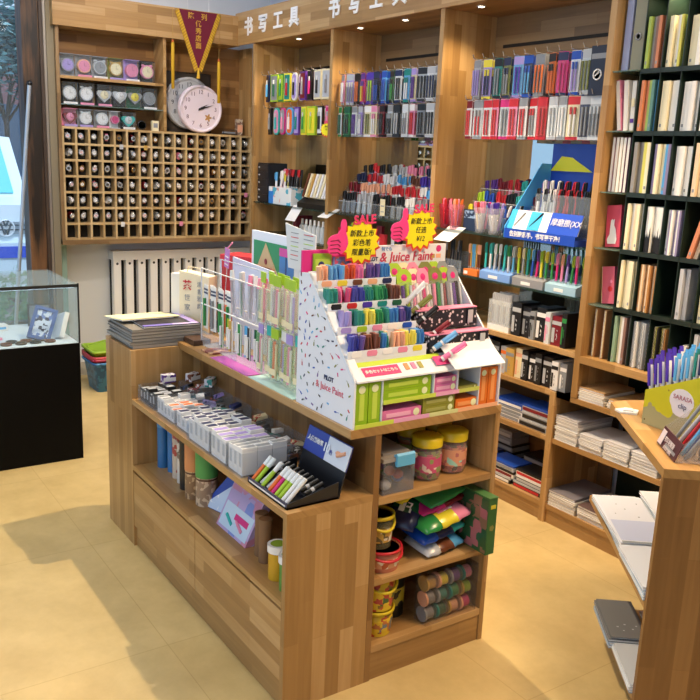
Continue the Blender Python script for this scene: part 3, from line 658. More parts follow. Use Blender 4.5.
# ---- generic pens
def pen_mesh(body, cap, L=.14, r=.0048, top='clip'):
    mb = MB(); mb.tube((0, 0, 0), (0, 0, .012), .0012, K('silver'), r*.9, 8); mb.tube((0, 0, .012), (0, 0, L*.62), r, K(body), n=8); mb.tube((0, 0, L*.62), (0, 0, L), r*1.12, K(cap), r*.95, n=8)
    mb.box(-.0016, -r*1.9, L*.68, .0016, -r*1.2, L*.97, K(cap))
    return mb.mesh('pen')
def pen(f, body, cap, x, y, z, label, group, L=.14, r=.0048, rx=0., ry=0., cat='pen', name='pen'):
    me = cached(('pen', body, cap, L, r), lambda: pen_mesh(body, cap, L, r))
    return f.put(name, label, cat, me, x, y, z, rot=(rx, ry, 0), group=group)
TIER = ('top', 'second', 'third', 'fourth', 'front')
def riser(f, x0, x1, z0, steps, cabinet, name='acrylic', tint='#dfe6ea', y0=.05, dy=.045, dz=.06, h0=.08, thick=.004, lip='#ffffff'):
    """stepped clear stand whose trays hold rows of pens; steps listed from the top/back tier down"""
    n = len(steps); W_ = x1-x0; cl = clear(tint, .05)
    P = []
    for s in range(n):
        y = y0+dy*(n-1-s); z = z0+dz*(n-1-s)
        mb = MB().box(0, y, z0 if s == n-1 else z-.02, W_, y+thick, z+h0*.8, cl).box(0, y+.001, z-.001, W_, y+dy, z+.001, cl)
        mb.box(0, y-.001, z+h0*.8, W_, y+thick+.001, z+h0*.8+.003, clear(lip, .3))
        P.append(('tray', mb))
    P.append(('side_wall', MB().prism([(y0, z0), (y0+dy*n, z0), (y0+dy*n, z0+dz*(n-1)+h0), (y0+dy*(n-1), z0+dz*(n-1)+h0), (y0, z0+h0)], 'x', 0, .003, cl)))
    P.append(('side_wall', MB().prism([(y0, z0), (y0+dy*n, z0), (y0+dy*n, z0+dz*(n-1)+h0), (y0+dy*(n-1), z0+dz*(n-1)+h0), (y0, z0+h0)], 'x', W_-.003, W_, cl)))
    f.put('pen_riser', 'clear %s stepped pen stand on the upper glass shelf of the %s cabinet' % (name, cabinet), 'pen stand', [(a, b) for a, b in P], x0, 0)
    cnt = [0]
    for s, cols in enumerate(steps):
        y = y0+dy*(n-1-s); z = z0+dz*(n-1-s)
        m = len(cols)
        for i, c in enumerate(cols):
            body, cap = c if isinstance(c, tuple) else (c, c)
            x = x0+.012+(W_-.024)*(i+.5)/m
            L = .112+.005*((i*5+s) % 4)
            pen(f, body, cap, x, y+thick+.013+.008*(i % 2), z+.0015, '%s pen capped %s, %s from left, %s tier, %s cabinet stand' % (body, cap, ORD[i], TIER[s] if s < n-1 else 'front', cabinet), 'pens in the %s cabinet stand' % cabinet, L=round(L, 3), r=.0086, rx=-.05-.02*(i % 3), ry=((i*7+s*3) % 5-2)*.03)
def mix(*runs): return [c for c, n in runs for _ in range(n)]
riser(BAY[1], .07, .92, 1.2255, [
    mix((('navy', 'black'), 3), (('pink', 'red'), 2), (('navy', 'black'), 4), (('white', 'silver'), 5), (('peach', 'pink'), 6), (('violet', 'navy'), 4), (('black', 'black'), 4)),
    mix((('black', 'navy'), 4), (('white', 'red'), 5), (('clear', 'white'), 5), (('white', 'light blue'), 4), (('peach', 'brown'), 3), (('blue', 'violet'), 4), (('black', 'grey'), 4)),
    mix((('red', 'dark red'), 4), (('white', 'peach'), 6), (('red', 'peach'), 5), (('white', 'red'), 3), (('red', 'red'), 6), (('red', 'white'), 2), (('blue', 'light blue'), 4)),
    mix((('grey', 'black'), 5), (('clear', 'silver'), 6), (('black', 'black'), 6), (('grey', 'black'), 5), (('silver', 'white'), 3), (('black', 'grey'), 5)),
    ], 'second', dz=.055, h0=.085, dy=.05)
BAY[1].put('price_card', 'cream price card on the front of the second cabinet pen stand', 'price card', MB().box(-.022, -.002, 0, .022, 0, .09, K('cream')).box(-.014, -.0028, .02, .014, -.002, .024, K('grey')).box(-.014, -.0028, .05, .014, -.002, .056, K('grey')), .52, .045, 1.24)
BAY[1].put('sign_sheet', 'white blank paper sheet hanging over the upper glass edge by the second divider', 'paper', MB().prism([(-.03, -.045), (-.028, -.043), (.06, .004), (.058, .006)], 'x', -.055, .055, WHITE), .02, .0, 1.235)
riser(BAY[2], .155, .70, 1.2255, [
    mix((('navy', 'purple'), 3), (('red', 'dark red'), 3), (('pink', 'red'), 3), (('teal', 'turquoise'), 3), (('turquoise', 'green'), 2), (('purple', 'lilac'), 3), (('orange', 'red'), 3)),
    mix((('yellow', 'lime'), 2), (('navy', 'blue'), 3), (('pink', 'red'), 3), (('black', 'black'), 3), (('light blue', 'turquoise'), 3), (('red', 'dark red'), 3), (('violet', 'blue'), 3), (('red', 'peach'), 2)),
    mix((('orange', 'yellow'), 3), (('blue', 'light blue'), 4), (('dark green', 'teal'), 2), (('light blue', 'blue'), 3), (('magenta', 'pink'), 3), (('blue', 'violet'), 2), (('white', 'grey'), 3), (('brown', 'white'), 2)),
    ], 'third', y0=.10, dz=.062, h0=.09, dy=.05)
# cups with pens in front
def cup(f, x, y, z, r, h, tint, label, pens, grp):
    cl = clear(tint, .14)
    f.put('pen_cup', label, 'cup', [('cup', MB().lathe((0, 0, 0), [(r*.68, 0), (r, h), (r*.96, h), (r*.65, .004), (.0005, .004)], cl, 20))], x, y, z)
    n = len(pens)
    for i, c in enumerate(pens):
        a = 2*PI*i/n*1.0+.4; q = r*.42 if i % 3 else r*.12
        lx, ly = q*math.cos(a), q*math.sin(a); t = .16 if i % 3 else .05
        body, cap = c if isinstance(c, tuple) else (c, c)
        pen(f, body, cap, x+lx*.8, y+ly*.8, z+.005, '%s pen capped %s standing in %s, %s one clockwise' % (body, cap, grp, ORD[i]), 'pens in ' + grp, L=.14, r=.005, rx=-t*math.sin(a), ry=t*math.cos(a))
B2 = BAY[2]
cup(B2, .075, .05, 1.2255, .038, .115, '#d63a5a', 'red translucent pen cup at the left end of the third cabinet glass shelf', [('red', 'dark red'), ('pink', 'red'), ('red', 'red'), ('red', 'pink'), ('dark red', 'red')], 'red cup')
cup(B2, .155, .045, 1.2255, .040, .12, '#e69ab4', 'pink translucent pen cup second from left in the third cabinet', [('lilac', 'pink'), ('red', 'orange'), ('orange', 'red'), ('pink', 'peach'), ('red', 'pink'), ('orange', 'orange')], 'pink cup')
B2.put('pen_box', 'low dark navy pen box behind the cups in the third cabinet', 'box', [('box', MB().box(-.05, 0, 0, .05, .04, .10, C('#22304a', .35))), ('pen_print', MB().box(-.045, -.001, .06, .045, 0, .095, printed('#8fa7c4', '#22304a', 90)))], .25, .055, 1.2255)
cup(B2, .345, .043, 1.2255, .042, .12, '#e6e6ee', 'clear tumbler of pink topped pens left of the blue display', [('clear', 'pink'), ('pink', 'magenta'), ('clear', 'pink'), ('silver', 'pink'), ('cream', 'pink'), ('clear', 'red'), ('clear', 'pink')], 'pink-topped tumbler')
cup(B2, .435, .043, 1.2255, .042, .12, '#e6e6ee', 'clear tumbler of violet topped pens beside the blue display', [('clear', 'violet'), ('lilac', 'lilac'), ('clear', 'lilac'), ('silver', 'violet'), ('clear', 'purple'), ('white', 'lilac'), ('clear', 'violet')], 'violet-topped tumbler')
for i, (c1, c2) in enumerate((('navy', 'white'), ('red', 'navy'), ('white', 'navy'), ('grey', 'white'), ('navy', 'black'))):
    pen(B2, c1, c2, .49+.009*i, .035+.012*i, 1.2265, '%s pen topped %s leaning against the blue display, %s from left' % (c1, c2, ORD[i]), 'pens leaning on the blue display', rx=-.1, ry=.25-.02*i)
# big blue pen display
BD = []
wv = .41
BD.append(('base_tray', MB().box(0, -.002, 0, wv, .16, .025, C('#1946b5', .35)).box(0, -.004, 0, wv, -.002, .042, C('#1946b5', .35))))
BD.append(('side_panel', MB().prism([(-.002, 0), (.27, 0), (.27, .33), (.2, .33), (-.002, .05)], 'x', -.004, 0, C('#4ba9e8', .35)), [('white_marks', MB().box(-.005, .03, .03, -.004, .07, .07, WHITE).box(-.005, .09, .12, -.004, .13, .15, WHITE).box(-.005, .15, .2, -.004, .19, .23, WHITE))]))
BD.append(('front_panel', MB().prism([(.01, .042), (.04, .125), (.042, .125), (.012, .042)], 'x', 0, wv, WHITE), [('blue_end', MB().prism([(.008, .042), (.039, .1255), (.041, .1255), (.01, .042)], 'x', 0, .035, C('#45b4e6', .35))), ('blue_stripe', MB().prism([(.008, .045), (.038, .123), (.0395, .123), (.0095, .045)], 'x', .12, .19, C('#45b4e6', .35))), ('blue_field', MB().prism([(.0065, .04), (.0375, .127), (.0392, .127), (.0085, .04)], 'x', .24, wv, C('#2450c4', .35))), ('brand_text', MB().text('摩磨擦(XX', .035, (.335, .0195, .088), WHITE, tilt=.35)), ('pen_picture', MB().tube((.04, .016, .055), (.085, .034, .115), .004, K('grey')).tube((.13, .016, .055), (.19, .034, .12), .004, K('black')))]))
BD.append(('slogan', MB().text('告别脏乱手，书写更干净！', .026, (.19, -.0045, .02), WHITE, bold=.0006)))
BD.append(('pen_block', MB().box(.10, .07, .025, wv, .073, .20, clear('#c6d2dc', .12)).box(.2, .118, .03, wv, .15, .19, C('#33425f', .4))))
BD.append(('header_card', MB().box(.0, .262, .2, wv, .265, .42, C('#1e46ae', .35)), [('yellow_wave', MB().prism([(.0, .30), (.06, .365), (.12, .36), (.24, .30)], 'y', .258, .2615, C('#d4dd2a', .4))), ('green_ring', MB().lathe((.36, .26, .36), [(.07, .0), (.07, -.002), (.062, -.002), (.062, 0)], C('#9fc24a', .4), 32, 'y')), ('header_text', MB().text('百', .06, (.375, .2585, .36), C('#c4d84a', .4)))]))
B2.put('pen_display', 'large blue and white cardboard pen display with white slogan, third cabinet', 'pen display', BD, .545, .0, 1.2255)
for i in range(16):
    cb = ['white', 'clear', 'white', 'grey', 'clear', 'white', 'red', 'black', 'red', 'red', 'black', 'red', 'black', 'navy', 'black', 'black'][i]
    for q in range(2):
        pen(B2, cb, ['black', 'white'][(i+q) % 2] if i < 6 else cb, (.65+.0185*i), .082+.036*q+.004*(i % 2), 1.30+.035*q, '%s gel pen, %s from left in %s row of blue display' % (cb, ORD[i], ('front', 'rear')[q]), 'gel pens in the blue display', r=.007, L=.15, rx=-.12, ry=((i*3) % 5-2)*.04)

# ---- third cabinet: lower glass shelf
z = 1.0185
for i in range(9):
    pen(B2, 'black', 'black' if i % 3 else 'grey', .10+.013*i, .05+.01*(i % 2), z+.004, 'thin black pen, %s from left in clear rack on lower glass shelf' % ORD[i], 'black pens on the lower glass shelf', r=.0035, L=.15, rx=-.05, ry=.04*((i*3) % 4-1.5))
B2.put('pen_rack', 'clear low rack of thin black pens on the lower glass shelf', 'rack', MB().box(.0, 0, 0, .15, .003, .06, clear('#c2ccd2', .25)).box(0, .003, 0, .15, .06, .002, clear('#c2ccd2', .25)).box(0, .058, .002, .15, .06, .1, clear('#c2ccd2', .25)), .085, .028, z)
B2.put('pencil_tray', 'orange based pencil holder on the lower glass shelf', 'holder', [('base', MB().prism([(-.0, 0), (.10, 0), (.095, .028), (.0, .028)], 'y', 0, .05, C('#e8792a', .4))), ('label_mark', MB().box(.005, -.001, .005, .03, 0, .02, WHITE))], .265, .02, z)
for i, c in enumerate(('brown', 'gold', 'light blue', 'light blue', 'gold', 'brown', 'brown')):
    pen(B2, c, 'peach' if c == 'brown' else c, .275+.0125*i, .045, z+.0285, '%s pencil, %s from left in the orange based holder' % (c, ORD[i]), 'pencils in the orange holder', r=.004, L=.12)
def tray_of(x0, n, cols, tint, nm, w_):
    B2.put('pen_tray', '%s tray full of thin pens on the lower glass shelf' % nm, 'tray', [('body', MB().prism([(0, 0), (.07, 0), (.07, .055), (0, .035)], 'x', 0, w_, C(tint, .4))), ('front_label', MB().box(w_*.3, -.001, .008, w_*.6, 0, .022, WHITE))], x0, .015, z)
    for i in range(n):
        b, c = cols[i % len(cols)]
        pen(B2, b, c, x0+.01+(w_-.02)*i/(n-1), .04+.02*(i % 2), z+.038, '%s and %s fine pen, %s from left in the %s tray' % (b, c, ORD[i], nm), 'fine pens in the %s tray' % nm, r=.0056, L=.128, rx=-.04, ry=.02*((i*3) % 5-2))
tray_of(.385, 13, [('turquoise', 'teal'), ('turquoise', 'turquoise'), ('white', 'turquoise'), ('clear', 'green'), ('silver', 'white'), ('light blue', 'clear'), ('grey', 'white')], '#7ba2df', 'lilac blue', .20)
tray_of(.60, 13, [('lime', 'yellow'), ('yellow', 'lime'), ('grey', 'cream'), ('green', 'yellow'), ('teal', 'turquoise'), ('yellow', 'white'), ('blue', 'light blue'), ('purple', 'violet'), ('magenta', 'purple')], '#8e8f93', 'grey', .185)
tray_of(.80, 12, [('green', 'lime'), ('turquoise', 'white'), ('magenta', 'pink'), ('olive', 'lime'), ('pink', 'peach'), ('blue', 'light blue'), ('lilac', 'purple'), ('light blue', 'blue')], '#9fc3d6', 'pale blue', .17)
B2.put('sign_sheet', 'white blank paper sheet hanging at the left of the third cabinet glass edge', 'paper', MB().prism([(-.05, -.06), (-.048, -.058), (.05, .003), (.048, .005)], 'x', -.06, .06, WHITE), .17, .0, 1.232)

# ---- third cabinet: wooden shelves
z = .7905
B2.put('pen_holder', 'clear block holder of white capped pens on the top wooden shelf', 'holder', [('base', MB().box(0, 0, 0, .14, .10, .025, WHITE)), ('box', MB().box(0, 0, .025, .14, .002, .14, clear('#eef2f4', .25)).box(0, .098, .025, .14, .10, .17, clear('#eef2f4', .25)).box(0, .002, .025, .002, .098, .14, clear('#eef2f4', .25)).box(.138, .002, .025, .14, .098, .14, clear('#eef2f4', .25)))], .46, .02, z)
for i in range(10):
    for q in range(2):
        pen(B2, 'clear' if (i+q) % 3 else 'grey', 'white', .472+.0125*i, .04+.04*q, z+.026, 'white capped pen, %s from left in %s row of block holder' % (ORD[i], ('front', 'rear')[q]), 'white capped pens in the block holder', r=.005, L=.145)
BAY3BOX = [('black', 'silver', .058), ('black', 'grey', .052), ('grey', 'black', .03), ('black', 'white', .06), ('clear', 'pink', .03), ('dark red', 'silver', .062), ('black', 'green', .03), ('grey', 'black', .03), ('blue', 'light blue', .07)]
def refill_box(c, b, w_, h, d):
    return [('box', MB().box(0, 0, 0, w_-.003, d, h, K(c))), ('band', MB().box(.001, -.001, h*.72, w_-.004, 0, h*.85, K(b)).box(.002, -.001, h*.1, w_*.3, 0, h*.6, K(b)).box(w_*.45, -.001, h*.15, w_*.55, 0, h*.55, printed(COLN[c], COLN[b], 160)))]
x = .615
for i, (c, b, w_) in enumerate(BAY3BOX):
    B2.put('refill_box', '%s pen box with %s band, %s from left on the top wooden shelf' % (c, b, ORD[i]), 'pen box', refill_box(c, b, w_, .15-.012*(i % 3), .12), x, .02+.01*(i % 2), z, group='pen boxes on the top wooden shelf')
    x += w_-.0+.0005 if x < .9 else w_
    if x > .93: break
x = .04; z = .6005; R = random.Random(5); i = 0
seq = [('black', 'grey'), ('grey', 'silver'), ('navy', 'white'), ('black', 'white'), ('white', 'blue'), ('blue', 'white'), ('light blue', 'blue'), ('blue', 'navy'), ('blue', 'light blue'), ('black', 'silver'), ('black', 'grey'), ('silver', 'orange'), ('gold', 'grey'), ('cream', 'peach'), ('black', 'silver'), ('black', 'white'), ('black', 'grey'), ('black', 'silver'), ('white', 'black'), ('grey', 'white')]
while x < .93 and i < len(seq):
    c, b = seq[i]; w_ = R.choice((.04, .045, .055))
    B2.put('refill_box', '%s pen box with %s band, %s from left on the second wooden shelf' % (c, b, ORD[i]), 'pen box', refill_box(c, b, w_, R.choice((.125, .135, .14)), .13), x, .015+.008*(i % 2), z, group='pen boxes on the second wooden shelf'); x += w_+.001; i += 1
# piles of flat boxes
def flat_box(w_, d, h, c, top, edge):
    return [('box', MB().box(0, 0, 0, w_, d, h*.7, K(c)).box(.004, -.001, h*.1, w_-.01, 0, h*.55, K(edge))), ('lid', MB().box(-.001, -.001, h*.7, w_+.001, d+.001, h, K(top)).box(w_*.1, .01, h, w_*.9, d*.8, h+.001, K(top)))]
def pile(f, x, y, z, items, where, w_=.16, d=.12, h=.028, grp=None):
    for i, (c, t, e) in enumerate(items):
        f.put('pen_box', 'flat %s box with %s lid, %s up in %s' % (c, t, ORD[i], where), 'pen box', flat_box(w_, d, h, c, t, e), x+.004*((i*3) % 4-1.5), y+.003*(i % 3), z+i*(h+.0015), group=grp or 'flat pen boxes in piles')
S, Bk, Bl, Gy, Wh = 'silver', 'black', 'blue', 'grey', 'white'
pile(B2, .38, .03, .3925, [(S, Gy, Bk), (Gy, Bk, S), (Bk, Gy, S)], 'the left pile, third wooden shelf')
pile(B2, .55, .025, .3925, [(Wh, Gy, Gy), (Wh, Gy, Gy), (Bl, Bl, Wh)], 'the middle pile, third wooden shelf', w_=.17)
pile(B2, .722, .02, .3925, [(Gy, S, Bk), (Gy, S, Bk), (S, Bl, 'dark red')], 'the right pile, third wooden shelf', w_=.17, h=.032)
pile(B2, .04, .03, .3925, [(Gy, Bk, S), (Bk, Gy, Wh), (Wh, Gy, Gy)], 'the far left pile, third wooden shelf', w_=.16)
pile(B2, .21, .03, .3925, [(Gy, Bk, S), (Bk, Gy, Wh), (Wh, Bk, Gy)], 'the second pile, third wooden shelf', w_=.16)
pile(B2, .35, .02, .0875, [(S, Bk, Gy), (Wh, Gy, Bl), (Bl, 'navy', Wh)], 'the front pile, bottom shelf', w_=.16, h=.03)
pile(B2, .33, .19, .0875, [(S, Bk, Gy), (Gy, Bk, S), (Gy, Bk, S), (Gy, Gy, S), (Gy, Gy, S)], 'the tall rear pile, bottom shelf', w_=.19, h=.033)
pile(B2, .53, .02, .0875, [(Bk, S, Wh), (Wh, Bk, 'dark red'), (S, Bl, Gy)], 'the middle pile, bottom shelf', w_=.17, h=.028)
pile(B2, .715, .025, .0875, [(Bk, S, 'red'), (Bk, Wh, S), (Wh, Bk, 'red')], 'the right pile, bottom shelf', w_=.17, h=.028)
pile(B2, .60, .19, .0875, [(Bk, Gy, S), (Bk, Bk, S), (Gy, Bk, S)], 'the rear right pile, bottom shelf', w_=.2, h=.03)

# ---- second cabinet lower shelves (seen over the island)
B1 = BAY[1]
for i in range(12):
    c = ['red', 'green', 'lime', 'red', 'black', 'dark red', 'red', 'white', 'black', 'red', 'dark green', 'black'][i]
    B1.put('tape_pack', '%s carded pack, %s from left on lower glass shelf, second cabinet' % (c, ORD[i]), 'pack', MB().box(-.024, 0, 0, .024, .02, .12+.02*(i % 3), K(c)).box(-.018, -.001, .03, .018, 0, .08, K(['yellow', 'white', 'red', 'white'][i % 4])), .10+.07*i, .05+.03*(i % 2), 1.0185, group='packs on the second cabinet lower glass shelf')
for zz, nm in ((.7905, 'top'), (.6005, 'second')):
    for i in range(14): B1.put('pen_box', '%s upright pen box, %s from left on %s wooden shelf, second cabinet' % (['grey', 'black', 'blue', 'white'][i % 4], ORD[i], nm), 'pen box', MB().box(-.025, 0, 0, .025, .1, .13, K(['grey', 'black', 'blue', 'white'][i % 4])), .08+.062*i, .03, zz, group='upright boxes in the second cabinet') if i > 6 else None
# ---- far corner cabinet shelves
B0 = BAY[0]
P = [('body', MB().box(0, 0, 0, .15, .14, .26, C('#1c1d22', .3)))]
for j in range(5): P.append(('drawer', MB().box(.004, -.006, .006+.05*j, .146, 0, .052+.05*j, C('#23252c', .3)), [('knob', MB().ball((.03, -.009, .03+.05*j), .006, K('silver'), 8))]))
B0.put('mini_drawers', 'black drawer box with small silver knobs at the left of the far corner cabinet', 'drawer box', P, .045, .03, 1.2255)
for i in range(12):
    cc = [('white', 'light blue'), ('light blue', 'white'), ('white', 'pink'), ('white', 'white'), ('pink', 'white'), ('clear', 'light blue'), ('white', 'yellow'), ('white', 'turquoise'), ('peach', 'white'), ('yellow', 'white'), ('white', 'red'), ('white', 'clear')][i]
    pen(B0, cc[0], cc[1], .24+.018*i, .06+.02*(i % 3), 1.28, '%s pen topped %s, %s from left in white and blue holder' % (cc[0], cc[1], ORD[i]), 'pens in the white and blue holder', r=.008, L=.15+.012*(i % 3), rx=-.1, ry=.05*((i*3) % 5-2))
B0.put('pen_holder', 'white, turquoise and blue printed pen holder box in the far corner cabinet', 'holder', [('body', MB().box(0, 0, 0, .30, .10, .11, printed('#e9eff2', '#58b7d2', 22, '#e8a9a0'))), ('blue_end', MB().box(.0, -.002, .0, .06, 0, .08, C('#2f86dd', .4)))], .21, .025, 1.2255)
for i in range(10):
    cc = ['red', 'black', 'dark red', 'black', 'red', 'red', 'black', 'dark red', 'red', 'black'][i]
    pen(B0, 'black', cc, .40+.017*i, .05+.015*(i % 2), 1.335, 'black pen topped %s, %s from left in dark corner cabinet holder' % (cc, ORD[i]), 'pens in the dark corner holder', r=.007, L=.12, rx=-.1, ry=.04*((i*3) % 5-2))
B0.put('pen_holder', 'dark holder of red topped pens above the white holder in the far corner', 'holder', MB().box(0, 0, 0, .19, .09, .09, C('#1d1a1c', .4)).box(.03, -.001, .05, .15, 0, .085, printed('#c1272f', '#1d1a1c', 60)), .39, .135, 1.2255)
B0.put('file_rack', 'black sloping rack holding folded colour cards at the right of the corner cabinet', 'rack', MB().prism([(0, 0), (.15, 0), (.15, .13), (0, .03)], 'x', 0, .34, C('#171512', .4)), .595, .02, 1.2255)
for i, c in enumerate(['brown', 'cream', 'gold', 'white', 'cream', 'white', 'cream', 'white', 'white']):
    B0.put('file_folder', '%s leaning card folder, %s from left in the black sloping rack' % (c, ORD[i]), 'folder', MB().box(-.010, 0, 0, .010, .1, .15, K(c)), .64+.033*i, .03, 1.295+.0, rot=(-.32, 0, 0), group='folders in the sloping rack')
for i, c in enumerate(['green', 'green', 'lime', 'white', 'cream']):
    B0.put('file_folder', '%s leaning card folder behind the rack, %s from left' % (c, ORD[i]), 'folder', MB().box(-.009, 0, 0, .009, .07, .16, K(c)), .79+.028*i, .20, 1.335, rot=(-.1, .28, 0), group='folders behind the sloping rack')
B0.put('display_sheet', 'white curled paper sheet hanging from the upper glass edge in the corner cabinet', 'paper', MB().prism([(-.035, -.09), (-.033, -.09), (.03, .004), (.028, .006)], 'x', -.06, .06, WHITE), .60, .0, 1.23)
for i in range(7):
    B0.put('white_bottle', 'white capped correction bottle, %s from left on the lower glass shelf of the corner cabinet' % ORD[i], 'bottle', [('body', MB().lathe((0, 0, 0), [(.018, 0), (.019, .09), (.008, .105)], clear('#dfe5e6', .7), 12)), ('cap', MB().lathe((0, 0, .105), [(.009, 0), (.007, .03)], WHITE, 10))], .60+.05*i, .06, 1.0185, group='white bottles in the corner cabinet')
B0.put('book_stand', 'dark grey folded card stand on the lower glass shelf of the corner cabinet', 'stand', MB().prism([(0, 0), (.1, 0), (.06, .14)], 'x', 0, .1, C('#34383e', .4)).box(.02, -.001, .0, .08, .0, .05, K('brown')), .44, .04, 1.0185)
B0.put('binder', 'dark red book standing left of the white bottles in the corner cabinet', 'book', MB().box(0, 0, 0, .04, .12, .15, C('#6e1f30', .5)), .535, .03, 1.0185)
def burst(w_, lines, label, f, x, y, z, hand=True, rz=0.):
    n = 15; P = []
    pts = [((w_*.36+(.05*w_ if i % 2 else -.02*w_))*math.cos(a)*1.05, (w_*.34+(.06*w_ if i % 2 else -.02*w_))*math.sin(a)) for i, a in enumerate([2*PI*i/(2*n) for i in range(2*n)])]
    P.append(('red_edge', MB().prism([(x_*1.08, z_*1.09-.004) for x_, z_ in pts], 'y', .0012, .0024, C('#d8402c', .5))))
    P.append(('burst', MB().prism(pts, 'y', 0, .001, C('#f0e312', .5))))
    t = MB()
    for i, l in enumerate(lines): t.text(l, w_*.135, (.02*w_, -.0008, w_*(.15-.17*i)), BLACK, shear=.2)
    P.append(('handwriting', t))
    P.append(('sale_word', MB().text('SALE', w_*.23, (.08*w_, -.0014, w_*.40), C('#e23a6e', .5), depth=.002, bold=w_*.007, spin=.06)))
    if hand:
        hp = C('#ee3f8e', .45); hx = -w_*.45
        h = MB().prism([(hx+a_*w_, b_*w_) for a_, b_ in ((-.23, -.19), (-.27, -.12), (-.25, -.05), (-.28, .0), (-.25, .08), (-.18, .13), (-.06, .16), (0, .24), (.0, .36), (.04, .42), (.1, .41), (.13, .34), (.11, .2), (.15, .1), (.17, -.02), (.13, -.13), (.03, -.21), (-.1, -.24))], 'y', -.0022, -.0005, hp)
        k = MB()
        for i in range(4): k.path([(hx-.21*w_, -.003, (.03-.07*i)*w_), (hx-.05*w_, -.003, (.05-.075*i)*w_), (hx+.0*w_, -.003, (.0-.07*i)*w_)], w_*.008, C('#7a1238', .5), 5)
        P.append(('thumb_up_hand', h, [('finger_lines', k)]))
    f.put('sale_burst', label, 'sale sign', P, x, y, z, rz=rz)
burst(.10, ('特价', '¥5'), 'small yellow burst sale tag clipped to the divider by the corner cabinet hooks', B0, .925, .01, 1.70, hand=False, rz=.3)
# ================================================================== ISLAND CONTENTS
# ---- marker stand at the near end of the raised top (G frame: x right, y away)
sx0, sx1, sz = .203, .751, .8155
CARD = C('#e6ebf5', .4); LIME = C('#a3c62b', .4); CARDE = C('#dfe4f0', .4)
def confetti(mb, face, pts, s=.011):
    cols = ['navy', 'red', 'light blue', 'olive', 'purple', 'teal', 'black', 'brown', 'magenta', 'blue']
    for i, (u, v) in enumerate(pts):
        a = (i*2.4) % 3.1; c = K(cols[i % 10]); du, dv = s*.5*math.cos(a), s*.5*math.sin(a); nu, nv = -s*.2*math.sin(a), s*.2*math.cos(a)
        q = [(u-du-nu, v-dv-nv), (u+du-nu, v+dv-nv), (u+du+nu, v+dv+nv), (u-du+nu, v-dv+nv)]
        mb.prism(q, 'x', face-.0008, face, c)
        if i % 3 == 0: mb.path([(face-.0006, u+du, v+dv), (face-.0006, u+du*3.4, v+dv*2.4)], .0006, c, 4)
R = random.Random(11)
prof = [(0, 0), (.31, 0), (.31, .397), (.255, .402), (0, .137)]
def inside(u, v): return .01 < u < .3 and .01 < v < .385 and v < .137+u*1.03-.015 and not (.03 < u < .19 and .055 < v < .135)
cf = []
while len(cf) < 70:
    u, v = R.uniform(0, .31), R.uniform(0, .4)
    if inside(u, v) and all((u-a)**2+(v-b)**2 > .00042 for a, b in cf): cf.append((u, v))
lp = MB().prism(prof, 'x', 0, .006, CARD); dc = MB(); confetti(dc, 0, cf)
wr = MB().text('PILOT', .019, (-.0008, .13, .115), C('#22305c', .4), face=-PI/2, bold=.0006).text('& Juice Paint', .029, (-.0008, .125, .087), C('#cf4f68', .4), face=-PI/2)
edge = MB().prism([(0, .137), (.255, .402), (.262, .396), (.008, .131)], 'x', -.0005, .03, C('#dce6f2', .4))
P = [('side_panel', lp, [('confetti_print', dc), ('lettering', wr), ('sloping_edge', edge)]),
     ('side_panel', MB().prism(prof, 'x', .542, .548, CARDE)),
     ('back_panel', MB().box(.006, .305, 0, .542, .31, .397, CARDE)),
     ('base', MB().box(.006, 0, 0, .542, .3, .006, C('#c7d267', .4)).box(.006, -.002, 0, .14, 0, .012, C('#c9dc53', .4)).box(.14, -.002, 0, .27, 0, .012, C('#e3a6cf', .4)).box(.27, -.002, 0, .38, 0, .012, C('#d2d79a', .4)).box(.38, -.002, 0, .542, 0, .012, C('#efb48b', .4))),
     ('mid_shelf', MB().box(.10, 0, .064, .46, .2, .068, CARDE).box(.10, -.002, .06, .29, 0, .072, C('#c9dc53', .4)).box(.29, -.002, .06, .38, 0, .072, C('#e8a9cf', .4)).box(.38, -.002, .06, .46, 0, .072, C('#c4cf63', .4)))]
for x in (.098, .283, .375, .462): P.append(('partition', MB().box(x-.0015, .001, .006 if x in (.098, .462) else .068, x+.0015, .2, .132, CARDE)))
P.append(('front_slope', MB().prism([(-.004, .132), (.05, .172), (.05, .176), (-.004, .137)], 'x', .006, .542, C('#eaeff6', .4)),
          [('lime_strip', MB().prism([(.036, .1655), (.05, .1755), (.05, .1768), (.036, .1668)], 'x', .008, .33, C('#c3db3c', .4))),
           ('pink_badge', MB().prism([(.006, .1445), (.031, .163), (.031, .1645), (.006, .146)], 'x', .04, .165, C('#e23a7c', .4))),
           ('badge_text', MB().text('多色セットはこちら', .0125, (.1025, .0175, .1549), WHITE, tilt=.93, bold=.0004)),
           ('colour_chips', MB().prism([(.012, .1495), (.03, .163), (.03, .1645), (.012, .151)], 'x', .185, .2, C('#e59a62', .4)).prism([(.012, .1495), (.03, .163), (.03, .1645), (.012, .151)], 'x', .21, .225, C('#df86b5', .4)).prism([(.012, .1495), (.03, .163), (.03, .1645), (.012, .151)], 'x', .235, .25, C('#a5a04a', .4)))]))
